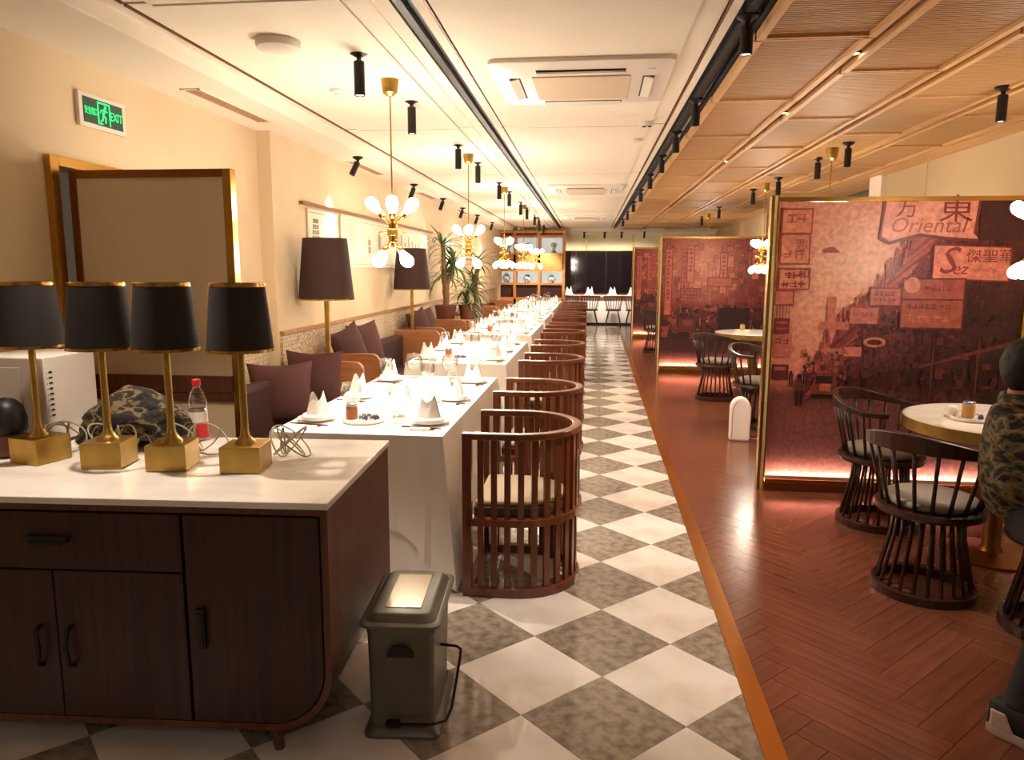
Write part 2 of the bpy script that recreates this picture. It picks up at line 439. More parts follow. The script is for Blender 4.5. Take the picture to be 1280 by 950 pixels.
# -- walls
wall_left = struct('wall_left', MB().box(XN - .12, XN, -1.5, 3.14, 0, HC + .1).box(XN - .12, XN, 3.14, 3.98, 1.99, HC + .1).box(XN - .12, XN, 3.98, 5.20, 0, HC + .1)
    .prism([(XN - .12, 5.20), (XW + D(5.2), 5.20), (XW + D(YE), YE), (XN - .5, YE), (XN - .5, 5.2)], 0, HC + .1, 'z'), 'wall')
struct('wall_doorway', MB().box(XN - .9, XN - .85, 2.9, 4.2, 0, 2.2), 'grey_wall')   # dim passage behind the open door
struct('wall_end', MB().box(-3.0, 3.6, YE, YE + .12, 0, HC + .1), 'green_wall')
wr = MB().box(XR, XR + .5, -1.5, 8.5, 0, HC + .1).box(XR, XR + .5, 14.2, YE, 0, HC + .1)
wall_right = struct('wall_right', wr, 'wall_fab')
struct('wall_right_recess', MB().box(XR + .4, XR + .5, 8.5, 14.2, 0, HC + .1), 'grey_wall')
tp = struct('trim_1', MB().box(XR - .06, XR + .4, 8.5, 8.85, 0, HW + .02), 'ceil')
for k, yy in enumerate((-.4, 1.6, 3.6, 5.55, 7.5)):
    obj('fabric_panel', MB().box(XR - .012, XR, yy + .006, yy + 1.95 - .006 if yy < 7 else 8.49, .1, HW), 'wall_fab', wall_right, bevel=.004)
for yy in (14.3, 16.6, 18.9):
    obj('fabric_panel', MB().box(XR - .012, XR, yy, yy + 2.2, .1, HW), 'wall_fab', wall_right, bevel=.004)

# -- white ceiling: three bays of panels with thin brass joints
ceiling = struct('ceiling', MB().box(-3.0, 3.6, -1.5, YE + .1, HC + .03, HC + .13), 'ceil')
joints = [.2, 3.0, 5.76, 8.52, 11.3, 14.05, 16.8, 19.6]
for k in range(len(joints) - 1):
    y0, y1 = joints[k] + .012, joints[k + 1] - .012
    for nm, (xa, xb) in (('left', (-1.93, -.93)), ('mid', (-.70, .50))):
        ya, yb = y0, y1
        m_ = MB()
        da, db = D(ya), D(yb)
        m_.prism([(xa + da, ya), (xb + da, ya), (xb + db, yb), (xa + db, yb)], HC, HC + .03, 'z')
        p_ = obj('ceiling_panel', m_, 'ceil', ceiling, bevel=.003)
        e_ = MB(); xs = (xa + .11, xb - .11)
        e_.prism([(xs[0] + da, ya + .0), (xs[1] + da, ya + .0), (xs[1] + db, yb), (xs[0] + db, yb)], HC - .012, HC + .002, 'z')
        obj('inner_board', e_, 'ceil', p_)
        f_ = MB()
        for xx, s in ((xa, -1), (xb, 1)):
            f_.prism([(xx + s * .004 + da, ya), (xx + s * .014 + da, ya), (xx + s * .014 + db, yb), (xx + s * .004 + db, yb)], HC - .006, HC + .03, 'z')
        obj('brass_joint', f_, 'ceil_dark', p_)
    obj('cross_joint', MB().box(-1.95 + D(y0), .52 + D(y0), joints[k] - .01, joints[k] + .01, HC + .001, HC + .03), 'ceil_dark', ceiling)
# strips between the bays
def strip(name, xa, xb, z0, z1, m, parent, ya=-1.5, yb=19.9):
    return obj(name, MB().prism([(xa + D(ya), ya), (xb + D(ya), ya), (xb + D(yb), yb), (xa + D(yb), yb)], z0, z1, 'z'), m, parent)
strip('ceiling_strip', -.915, -.845, HC - .012, HC + .03, 'ceil', ceiling)
strip('track_slot', -.843, -.765, HC + .004, HC + .03, 'track', ceiling)
strip('track_rail', -.825, -.79, HC - .022, HC + .01, 'track', ceiling)
strip('ceiling_strip', -.763, -.715, HC - .002, HC + .03, 'ceil', ceiling)
strip('ceiling_strip', .516, .556, HC - .008, HC + .03, 'ceil', ceiling)
strip('track_slot', .556, .655, HC + .01, HC + .03, 'track', ceiling)
strip('track_rail', .585, .62, HC - .02, HC + .015, 'track', ceiling)
obj('end_ceiling', MB().box(-3, 3.6, 19.62, YE, HC - .10, HC + .03), 'ceil', ceiling)
obj('end_beam', MB().box(-2.6, 3.3, 19.95, 20.1, HC - .16, HC - .1), 'ceil', ceiling)
# left soffit with its fascia
sf = MB().prism([(-3.0, -1.5), (-1.97 + D(-1.5), -1.5), (-1.97 + D(19.6), 19.6), (-3.2, 19.6)], HS, HC + .03, 'z')
soffit = struct('ceiling_soffit', sf, 'ceil', bevel=.006)
obj('soffit_lip', MB().prism([(-1.97 + D(-1.5), -1.5), (-1.945 + D(-1.5), -1.5), (-1.945 + D(19.6), 19.6), (-1.97 + D(19.6), 19.6)], HC - .03, HC + .02, 'z'), 'ceil', soffit)

# -- wooden ceiling: staggered rows of ribbed oak panels with frames
wood_ceiling = struct('ceiling_wood', MB().box(.655, 3.4, -1.5, 19.6, HW + .03, HW + .07), 'track')
rowp, plen = .546, 1.225
pan_m, fr_m = {}, {}
def ribbed(wd, ln):
    m_ = MB(); n = int(ln / .0245)
    # ribs run across the panel
    prof = []
    for k in range(n):
        y = -ln / 2 + ln * k / n; s = ln / n
        prof += [(y, 0.0), (y + s * .62, 0.0), (y + s * .62, .004), (y + s, .004)]
    poly = prof + [(ln / 2, .016), (-ln / 2, .016)]
    vs = [(-wd / 2, p[0], p[1]) for p in prof] + [(wd / 2, p[0], p[1]) for p in prof]; k = len(prof)
    m_.add(vs, [(i, i + 1, i + 1 + k, i + k) for i in range(k - 1)])
    return m_
for r_ in range(4):
    xa = .668 + rowp * r_
    yoff = 3.535 if r_ % 2 == 0 else 4.14
    for k in range(-4, 14):
        ya = yoff + plen * k
        if ya + plen > 19.6 or ya + plen < .2: continue
        if 'p' not in pan_m:
            pan_m['p'] = ribbed(.50, plen - .02).mesh('wood_panel'); pan_m['p'].materials.append(M['oak'])
            f_ = MB(); hw, hl, t_ = .25, (plen - .012) / 2, .034
            f_.box(-hw, -hw + t_, -hl, hl, -.018, .02).box(hw - t_, hw, -hl, hl, -.018, .02)
            f_.box(-hw + t_, hw - t_, -hl, -hl + .016, -.014, .02).box(-hw + t_, hw - t_, hl - .016, hl, -.014, .02)
            pan_m['f'] = f_.mesh('panel_frame'); pan_m['f'].materials.append(M['oakframe'])
        cx, cy = xa + .25 + D(ya) * .5, ya + plen / 2
        p_ = obj('wood_panel', pan_m['p'], None, wood_ceiling, loc=(cx, cy, HW))
        obj('panel_frame', pan_m['f'], None, p_)
    # recessed rail between rows
    if r_ < 3:
        obj('rail', MB().box(xa + .503, xa + .543, -.2, 19.6, HW + .008, HW + .03), 'gold_dark', wood_ceiling)
obj('edge_board', MB().box(.668 + rowp * 4 - .02, XR + .02, -1.5, 8.5, HW - .012, HW + .03), 'oakframe', wood_ceiling)
obj('edge_board', MB().box(.668 + rowp * 4 - .02, XR + .35, 8.5, 19.6, HW - .002, HW + .03), 'oakframe', wood_ceiling)

# ================================================================== LEFT WALL: wainscot, door, sign, pictures
wains = wall_left
yk = [5.22, 6.6, 8.0, 9.4, 10.8, 12.2, 13.6, 15.0, 16.4, 17.8]
for k in range(len(yk) - 1):
    ya, yb = yk[k] + .004, yk[k + 1] - .004
    obj('wainscot_panel', MB().prism([(xw(ya), ya), (xw(ya) + .022, ya), (xw(yb) + .022, yb), (xw(yb), yb)], .1, 1.04, 'z'), 'lace', wains, bevel=.002)
    obj('brass_cap', MB().prism([(xw(ya), ya), (xw(ya) + .032, ya), (xw(yb) + .032, yb), (xw(yb), yb)], 1.045, 1.075, 'z'), 'wainscot_cap', wains)
ya, yb = 4.02, 5.19
for y0, y1 in ((4.02, 4.6), (4.61, 5.19)):
    obj('wainscot_panel', MB().box(XN, XN + .022, y0, y1, .1, 1.04), 'lace', wains, bevel=.002)
    obj('brass_cap', MB().box(XN, XN + .032, y0, y1, 1.045, 1.075), 'wainscot_cap', wains)
struct('baseboard_left', MB().prism([(xw(5.2), 5.2), (xw(5.2) + .03, 5.2), (xw(19) + .03, 19), (xw(19), 19)], 0, .095, 'z'), 'gold_dark')

# door: brass casing in the wall, leaf swung open into the room
casing = struct('door_casing', MB().box(XN - .12, XN + .03, 3.095, 3.15, 0, 2.03).box(XN - .12, XN + .03, 3.15, 3.93, 1.985, 2.03).box(XN - .12, XN + .03, 3.93, 3.985, 0, 2.03), 'brass', bevel=.003)
door = struct('door_1', MB().box(.03, .73, -.018, .018, .04, 1.94), 'wall', bevel=.002)
door.location = (XN + .05, 3.20, 0)
obj('brass_edge', MB().box(0, .034, -.024, .024, .01, 1.97), 'gold_dark', door, bevel=.002)
obj('brass_edge', MB().box(.727, .765, -.024, .024, .01, 1.97), 'brass', door, bevel=.002)
obj('brass_edge', MB().box(.034, .727, -.024, .024, 1.935, 1.97), 'gold_dark', door, bevel=.002)
obj('cross_rail', MB().box(.034, .727, -.034, .034, .975, 1.05).box(.034, .727, -.028, .028, .93, .97), 'wood', door, bevel=.003)
obj('kick_plate', MB().box(.034, .727, -.022, .022, .01, .14), 'brass', door)

sg = thing('exit_sign', 'green lit exit sign in a white frame on the left wall above the door', 'sign', (XN, 3.50, 2.275), 0)
sg.scale = (1, .93, .93)
obj('sign_frame', MB().box(0, .02, -.185, .185, -.085, .085), 'plastic', sg, bevel=.004)
obj('sign_face', MB().box(.02, .023, -.155, .155, -.062, .062), 'exit_green', sg)
add_text('EXIT', .062, 'exit_glow', sg, (.0245, .098, -.004), (pi / 2, 0, pi / 2), sx=.8)
add_text('安全出口', .042, 'exit_glow', sg, (.0245, -.102, -.004), (pi / 2, 0, pi / 2), sx=.6)
pic = MB(); x_ = .0245
pic.box(.023, x_, -.05, -.042, -.055, .055).box(.023, x_, .042, .05, -.055, .055).box(.023, x_, -.042, .042, .047, .055).box(.023, x_, -.042, -.012, -.055, -.049)
# running figure
def limb(m_, a, b, w_):
    d = V((b[0] - a[0], b[1] - a[1])); n = V((-d.y, d.x)).normalized() * w_ / 2
    m_.prism([(a[0] + n.x, a[1] + n.y), (b[0] + n.x, b[1] + n.y), (b[0] - n.x, b[1] - n.y), (a[0] - n.x, a[1] - n.y)], .023, x_, 'x')
pic.prism([(.012 + .009 * cos(t * pi / 5), .034 + .009 * sin(t * pi / 5)) for t in range(10)], .023, x_, 'x')
for a, b, w_ in (((.006, .024), (-.008, -.008), .015), ((.004, .022), (.026, .012), .007), ((.0, .02), (-.024, .014), .007), ((-.024, .014), (-.03, .0), .006),
                 ((-.008, -.008), (.014, -.018), .009), ((.014, -.018), (.01, -.044), .008), ((-.008, -.008), (-.012, -.03), .009), ((-.012, -.03), (-.03, -.042), .008)): limb(pic, a, b, w_)
obj('running_figure', pic, 'exit_glow', sg)

# picture ledge and posters
rail = obj('picture_rail', MB().prism([(xw(5.7), 5.7), (xw(5.7) + .03, 5.7), (xw(10.6) + .03, 10.6), (xw(10.6), 10.6)], 2.035, 2.06, 'z'), 'gold_dark')
tag(rail, 'thin bronze picture rail above the pale posters on the left wall', 'rail')
def poster(ya, yb, label, kind):
    p = thing('poster', label, 'poster', (xw((ya + yb) / 2) + .003, (ya + yb) / 2, 1.78), -math.atan(.0105) * -1, 'pale line drawing posters')
    L_ = yb - ya
    obj('board', MB().box(0, .014, -L_ / 2, L_ / 2, -.235, .235), 'poster', p, bevel=.002)
    ink = MB(); x0, x1 = .014, .0152
    rnd = random.Random(int(ya * 10))
    def q(y0, y1, z0, z1): ink.box(x0, x1, y0, y1, z0, z1)
    if kind == 0:      # a drawn pagoda-like building
        for k in range(6):
            z0 = -.1 + k * .045; h = .10 - k * .008
            q(-L_ * .28 - h, -L_ * .28 + h, z0, z0 + .006); 
            for c in range(5): q(-L_ * .28 - h * .9 + c * h * .42, -L_ * .28 - h * .9 + c * h * .42 + .016, z0 + .008, z0 + .034)
    if kind == 1:
        for k in range(14):
            q(-L_ * .40 + .012 * (k % 3), -L_ * .40 + .15, .17 - k * .018, .174 - k * .018)
        for k in range(16):
            a = 2 * pi * k / 16; q(.25 + .06 * cos(a), .265 + .06 * cos(a), .04 + .10 * sin(a), .05 + .10 * sin(a))
        ink.prism([(.257 + .05 * cos(2 * pi * k / 16), .045 + .09 * sin(2 * pi * k / 16)) for k in range(16)], x0, x1 + .0005, 'x')
        q(-.16, -.06, -.01, .05); q(-.15, -.07, -.09, -.02)
    if kind == 2:
        for k in range(6):
            yy = -L_ * .4 + k * L_ * .14; q(yy, yy + .05, .02, .02 + .05 * rnd.uniform(1, 3)); q(yy - .02, yy + .08, -.06, -.055)
    q(-L_ * .46, L_ * .46, -.205, -.201); q(-L_ * .46, L_ * .46, .205, .209)
    obj('drawing', ink, 'ink_pale' if kind else 'ink', p)
    return p
poster(5.83, 6.55, 'pale poster with a drawn tiered building, left of the three on the wall', 0)
poster(6.62, 8.6, 'long pale poster with a dark oval emblem, middle of the three', 1)
poster(8.66, 9.98, 'pale poster with small upright drawings, nearest the palm', 2)
poster(11.3, 12.3, 'pale poster on the wall behind the palm leaves', 2)

# soffit vents
for k, (ya, yb) in enumerate(((3.97, 4.90), (6.75, 7.7), (9.5, 10.4), (12.3, 13.2))):
    v = thing('air_vent', ('brown slot vent in the soffit, %s from the exit sign' % ('first', 'second', 'third', 'fourth')[k]), 'vent', (-2.21 + D(ya), (ya + yb) / 2, HS), 0, 'slot vents in the soffit')
    L_ = yb - ya
    obj('vent_frame', MB().box(-.055, .055, -L_ / 2, -L_ / 2 + .02, -.006, .0).box(-.055, .055, L_ / 2 - .02, L_ / 2, -.006, .0).box(-.055, -.045, -L_ / 2, L_ / 2, -.006, 0).box(.045, .055, -L_ / 2, L_ / 2, -.006, 0), 'plastic', v)
    obj('vent_core', MB().box(-.045, .045, -L_ / 2 + .02, L_ / 2 - .02, -.002, 0.), 'vent', v)
    for q in range(3): obj('vent_slat', MB().box(-.03 + q * .026, -.024 + q * .026, -L_ / 2 + .02, L_ / 2 - .02, -.006, -.002), 'vent', v)

# ================================================================== CEILING FIXTURES
def spotlight(x, y, z, label, group, target=None, on=False, e=0, tilt=(0, 0), ang=50, col=WARM, length=.17, rad=.027):
    s = thing('spotlight', label, 'spotlight', (x, y, z), 0, group)
    obj('ceiling_plate', MB().lathe([(.045, 0), (.045, -.012), (.03, -.02), (.012, -.03), (.012, -.045)], 16), 'black', s, smooth='auto')
    d = V((tilt[0], tilt[1], -1)).normalized(); q = V((0, 0, -1)).rotation_difference(d).to_matrix().to_4x4()
    mt = Matrix.Translation((0, 0, -.04)) @ q
    obj('barrel', MB().lathe([(.010, .0), (rad, -.008), (rad, -length), (rad - .003, -length), (rad - .004, -length + .008)], 18, mt), 'black', s, smooth='auto')
    obj('lens', MB().lathe([(rad - .003, -length + .010), (rad - .003, -length + .006)], 16, mt), 'lens' if on else 'lens_dim', s)
    if e:
        tip = V((x, y, z - .04)) + d * (length + .02)
        spot_light('spot_lamp', tip, tip + d, e, ang, .6, .03, col)
    return s
TY = [4.25, 6.98, 9.78, 12.5, 15.3]
ordn = ['nearest', 'second', 'third', 'fourth', 'fifth', 'sixth']
for k, yc in enumerate(TY):
    xc = -1.19 + .0 * k + D(yc) * .4
    spotlight(xc, yc - .50, HC, f'black ceiling spotlight in front of the {ordn[k]} chandelier over the long tables', 'spotlights above the long tables', e=TABLE_SPOT, ang=62, on=True)
    spotlight(xc, yc + .56, HC, f'black ceiling spotlight just behind the {ordn[k]} chandelier over the long tables', 'spotlights above the long tables', e=TABLE_SPOT, ang=62, on=True)
wl_names = ['first', 'second', 'third', 'fourth', 'fifth', 'sixth', 'seventh']
for k, yy in enumerate((6.47, 8.57, 10.3, 11.9, 13.5, 15.6)):
    spotlight(-2.06 + D(yy), yy, HS, f'black tilted spotlight on the left soffit, {wl_names[k]} from the door', 'tilted spotlights on the soffit', e=WALL_SPOT, tilt=(-.32 if k else -.42, -.22), ang=44, length=.13, rad=.026)
spotlight(-1.34, 17.3, HC, 'black ceiling spotlight over the last long table', 'spotlights above the long tables', e=TABLE_SPOT, ang=70, on=True)
spotlight(-1.3, 18.2, HC, 'black ceiling spotlight in front of the display cabinet', 'spotlights above the long tables', e=TABLE_SPOT, ang=80, on=True, tilt=(-.1, .5))
spotlight(-1.72, 2.28, HC, 'black ceiling spotlight over the marble-topped sideboard, just out of frame', 'spotlights above the long tables', e=TABLE_SPOT * .55, ang=75, on=True)
# aisle track: black spotlights hanging in the right slot
for k, yy in enumerate((3.35, 4.9, 6.0, 7.2, 8.6, 10.2, 12.0, 14.0, 16.0)):
    spotlight(.60 + D(yy) * .6, yy, HC - .012, f'black spotlight in the dark ceiling slot over the aisle, {("first","second","third","fourth","fifth","sixth","seventh","eighth","ninth")[k]} from the front', 'spotlights in the ceiling slot',
              on=(k % 2 == 0), e=AISLE_SPOT if k % 2 == 0 else AISLE_SPOT * .7, ang=66, length=.12, tilt=(.0, .05))
for k, (xx, yy) in enumerate(((1.981, 6.403), (1.979, 7.224), (2.221, 4.579), (1.945, 9.9), (1.976, 8.7), (2.15, 2.9), (1.95, 12.6), (1.95, 14.6))):
    spotlight(xx, yy, HW, 'black spotlight under the wooden ceiling, ' + ('in front of the second chandelier there', 'behind the second chandelier there', 'the largest, at the right', 'behind the third chandelier there', 'in front of the third chandelier there', 'nearest, over the man', 'far, before the last booth', 'farthest')[k],
              'spotlights under the wooden ceiling', on=k in (1, 2), e=BOOTH_SPOT if k != 5 else BOOTH_SPOT * .5, ang=70, length=.15)
for k, (xx, yy) in enumerate(((.668 + .523, 3.847), (.668 + .523, 5.2), (.668 + .523, 7.4))):
    s = thing('recessed_light', f'small lit spot recessed between the oak ceiling rows, {ordn[k]}', 'light', (xx, yy, HW + .008), 0, 'recessed lights in the oak ceiling')
    obj('bezel', MB().lathe([(.028, 0), (.028, -.008), (.02, -.008), (.02, 0)], 16), 'gold_dark', s)
    obj('lens', MB().lathe([(.019, -.002), (.019, -.006)], 14), 'lens', s)
for k, (xx, yy) in enumerate(((.18, 19.8), (.62, 19.8), (1.2, 19.75), (-.35, 19.8), (-.95, 19.85))):
    spotlight(xx, yy, HC - .10, f'small black spotlight on the end ceiling, {("second","third","fourth","first","leftmost")[k]} from the left', 'spotlights on the end ceiling', length=.14, tilt=(-.05, .9), e=40, ang=100)

# chandeliers
def make_chandelier(name, label, zc, group, zb=1.745, bm_='bulb'):
    t = thing(name, label, 'chandelier', (0, 0, zc), 0, group)
    obj('canopy', MB().lathe([(.052, 0), (.052, -.006), (.040, -.085), (.018, -.102), (.012, -.102)], 24), 'brass_sat', t, smooth='auto')
    dz = zc - zb
    obj('rod', MB().tube([(0, 0, -.1), (0, 0, -dz + .08)], .0045, 8), 'brass', t)
    hub = obj('hub', MB().lathe([(.006, -dz + .10), (.012, -dz + .09), (.012, -dz + .06), (.024, -dz + .052), (.024, -dz - .052), (.012, -dz - .06), (.012, -dz - .085), (.006, -dz - .10)], 20), 'brass', t, smooth='auto')
    obj('hub_collar', MB().lathe([(.028, -dz + .02), (.031, -dz + .015), (.031, -dz - .015), (.028, -dz - .02)], 20), 'brass_sat', hub, smooth='auto')
    sock = MB().lathe([(.004, 0), (.006, .0), (.006, .045), (.017, .05), (.019, .082), (.015, .086)], 12).mesh('socket'); sock.materials.append(M['brass']); sock.shade_smooth()
    blb = MB().lathe([(.004, .082), (.012, .084), (.014, .095), (.024, .115), (.030, .136), (.030, .148), (.024, .164), (.012, .174), (.001, .176)], 14, None, False).mesh('bulb'); blb.materials.append(M[bm_]); blb.shade_smooth()
    for ring, (sg_, n, ph) in enumerate(((1, 4, .25), (-1, 4, 1.0))):
        for k in range(n):
            a = 2 * pi * k / n + ph; d = V((cos(a) * .72, sin(a) * .72, sg_ * .85)).normalized()
            q = V((0, 0, 1)).rotation_difference(d)
            p = V((cos(a) * .016, sin(a) * .016, -dz + sg_ * .045))
            s = obj('socket', sock, None, t, loc=p, rot=q.to_euler())
            b = obj('bulb', blb, None, s, loc=(0, 0, -.012)); b.scale = (1.15,) * 3
    for k in range(4):
        a = pi / 2 * k + .5; obj('side_knob', MB().lathe([(.006, 0), (.006, .03), (.013, .034), (.013, .046), (.004, .05)], 10, Matrix.Translation((cos(a) * .028, sin(a) * .028, -dz)) @ V((0, 0, 1)).rotation_difference(V((cos(a), sin(a), 0))).to_matrix().to_4x4()), 'brass_sat', t, smooth='auto')
    return freeze(t)
ch = make_chandelier('chandelier', 'brass chandelier with eight lit bulbs over the nearest long table', HC, 'bulb chandeliers over the long tables')
ch.location.xyz = (-1.178, TY[0], HC)
for k, yc in enumerate(TY[1:]):
    dup(ch, (-1.19 + D(yc) * .4, yc, HC), .5 * k, f'brass chandelier with lit bulbs over the {ordn[k + 1]} long table')
c2 = make_chandelier('chandelier', 'brass bulb chandelier over the round table beside the man', HW, 'bulb chandeliers over the round tables', 1.695, 'bulb_dim')
c2.location.xyz = (2.25, 4.12, HW + .0); c2.rotation_euler.z = 1.1
dup(c2, (1.94, 6.68, HW), .4, 'brass bulb chandelier hidden behind the first red screen, its rod showing above')
dup(c2, (1.955, 9.25, HW), 2.2, 'brass bulb chandelier between the two nearer red screens')
dup(c2, (2.0, 14.2, HW), .2, 'brass bulb chandelier behind the second red screen')

# smoke detectors and sensors
def disc(name, label, x, y, z, prof, cat, m='plastic', grp=None):
    t = thing(name, label, cat, (x, y, z), 0, grp); obj('base', MB().lathe([(prof[0][0] + .004, 0), (prof[0][0] + .004, -.008)], 28), m, t, smooth='auto'); obj('cover', MB().lathe(prof, 32), m, t, smooth='auto'); return t
disc('ceiling_lamp', 'round white flat ceiling lamp at the front left of the ceiling', -1.50, 3.50, HC - .012, [(.10, -.006), (.104, -.02), (.098, -.036), (.075, -.046), (.02, -.05)], 'lamp')
disc('smoke_detector', 'small white smoke detector left of the nearest chandelier', -1.545, 4.46, HC - .012, [(.055, -.006), (.055, -.018), (.035, -.024), (.03, -.036), (.01, -.038)], 'detector')
tw = thing('twin_sensor', 'white round ceiling sensor with two dark eyes above the aisle', 'sensor', (.335, 5.62, HC - .012), 0)
obj('body', MB().lathe([(.05, 0), (.05, -.02), (.04, -.028), (.01, -.03)], 24), 'plastic', tw, smooth='auto')
for s in (-1, 1): obj('eye', MB().lathe([(.014, -.026), (.014, -.034), (.006, -.036)], 12, Matrix.Translation((s * .02, -.004, 0))), 'vent_dark', tw)
disc('smoke_detector', 'small white smoke detector past the ceiling air conditioner', .30, 6.3, HC - .012, [(.045, -.006), (.045, -.02), (.02, -.03), (.01, -.03)], 'detector')

# cassette air conditioners
def cassette(y, label):
    t = thing('air_conditioner', label, 'air conditioner', (-.095 + D(y), y, HC - .012), 0, 'ceiling air conditioners')
    h = .475
    pr = MB()
    def rrect(a, r, n=5): return [(sx * (a - r) + r * cos(t0 + k * pi / 2 / n), sy * (a - r) + r * sin(t0 + k * pi / 2 / n)) for (sx, sy, t0) in ((1, 1, 0), (-1, 1, pi / 2), (-1, -1, pi), (1, -1, 3 * pi / 2)) for k in range(n + 1)]
    P0, P1, P2 = rrect(h, .05), rrect(h, .05), rrect(.40, .05); n = len(P0)
    vs = [(x, y_, 0) for x, y_ in P0] + [(x, y_, -.022) for x, y_ in P1] + [(x, y_, -.040) for x, y_ in P2]
    pr.add(vs, [(i, (i + 1) % n, (i + 1) % n + n, i + n) for i in range(n)] + [(i + n, (i + 1) % n + n, (i + 1) % n + 2 * n, i + 2 * n) for i in range(n)] + [tuple(range(2 * n, 3 * n))])
    obj('panel', pr, 'plastic', t, smooth='auto')
    obj('grille', MB().box(-.26, .26, -.26, .26, -.048, -.040), 'ac_grille', t, bevel=.004)
    for q in range(4):
        mt = Matrix.Rotation(q * pi / 2, 4, 'Z')
        obj('outlet', MB().box(-.23, .23, .325, .385, -.043, -.036, mt), 'vent_dark', t)
        obj('louvre', MB().box(-.225, .225, -.026, .026, -.003, .003, mt @ Matrix.Translation((0, .357, -.046)) @ Matrix.Rotation(R(-14), 4, 'X')), 'plastic', t)
    obj('sensor_dot', MB().lathe([(.02, -.04), (.02, -.05)], 12, Matrix.Translation((.36, -.36, .006))), 'plastic', t)
    return t
cassette(4.37, 'white square air conditioner in the ceiling above the aisle, the nearer one')
cassette(10.0, 'white square air conditioner in the ceiling, the farther one')
cassette(15.4, 'white square air conditioner in the ceiling near the end of the aisle')

# ================================================================== BARREL CHAIRS (aisle side of the long tables)
RB, XT = .285, -.215
def u_point(s):
    """point, outward normal angle on the U: s from 0 (near tip) to total"""
    a, b = -XT, pi * RB
    if s < a: return (XT + s, -RB, -pi / 2)
    if s < a + b: t = (s - a) / RB - pi / 2; return (RB * cos(t), RB * sin(t), t)
    return (-(s - a - b), RB, pi / 2)
UT = 2 * -XT + pi * RB
def u_path(off=0, z=0, n=26):
    out = []
    for k in range(n + 1):
        x, y, t = u_point(UT * k / n * .9999); out.append((x + cos(t) * off, y + sin(t) * off, z))
    return out
def make_barrel():
    t = thing('barrel_chair', 'reddish wooden barrel chair with slatted round back, nearest in the aisle row', 'chair', (0, 0, 0), 0, 'barrel chairs along the aisle')
    obj('top_rail', MB().sweep(u_path(0, .776), .046, .03), 'chairwood', t, bevel=.005)
    obj('seat_hoop', MB().sweep(u_path(0, .365), .04, .034), 'chairwood', t)
    obj('base_ring', MB().sweep(u_path(0, .022) , .046, .044), 'chairwood', t, bevel=.004)
    obj('base_bar', MB().box(XT - .02, XT + .02, -RB + .02, RB - .02, 0, .036), 'chairwood', t)
    for s in (-1, 1): obj('front_post', MB().box(XT - .022, XT + .022, s * RB - .02, s * RB + .02, 0, .79), 'chairwood', t, bevel=.003)
    sm = MB().box(-.008, .008, -.0145, .0145, .03, .765).mesh('slat'); sm.materials.append(M['chairwood'])
    n = 21
    for k in range(1, n):
        x, y, a = u_point(UT * k / n); obj('slat', sm, None, t, loc=(x, y, 0), rot=(0, 0, a))
    poly = [(XT + .0, -RB + .03)] + [(p[0] * .93, p[1] * .90) for p in u_path(0, 0, 20)] + [(XT, RB - .03)]
    obj('seat_frame', MB().prism(poly, .335, .375, 'z'), 'chairwood', t)
    q = [(p[0] * .88 - .005, p[1] * .86) for p in u_path(0, 0, 20)]
    c_ = obj('cushion', MB().prism(q, .376, .428, 'z'), 'cushion', t, bevel=.01)
    obj('cushion_top', MB().prism([(a * .97, b * .97) for a, b in q], .428, .452, 'z'), 'cushion_top', c_, bevel=.012)
    return freeze(t)
bc = make_barrel()
TC = [4.35, 7.05, 9.80, 12.52, 15.25, 17.6]
cyo = [(3.585, 4.76), (6.34, 7.62), (9.1, 10.28), (11.9, 13.05), (14.65, 15.8), (17.2,)]
cnt = 0
words = ['nearest', 'second', 'third', 'fourth', 'fifth', 'sixth', 'seventh', 'eighth', 'ninth', 'tenth', 'eleventh']
for row in cyo:
    for y in row:
        loc = (-.365 + D(y), y, 0); rz = random.uniform(-.03, .03) if cnt else 0
        if cnt == 0: bc.location = loc
        else: dup(bc, loc, rz, f'reddish wooden barrel chair with slatted round back, {words[cnt]} from the front in the aisle row')
        cnt += 1

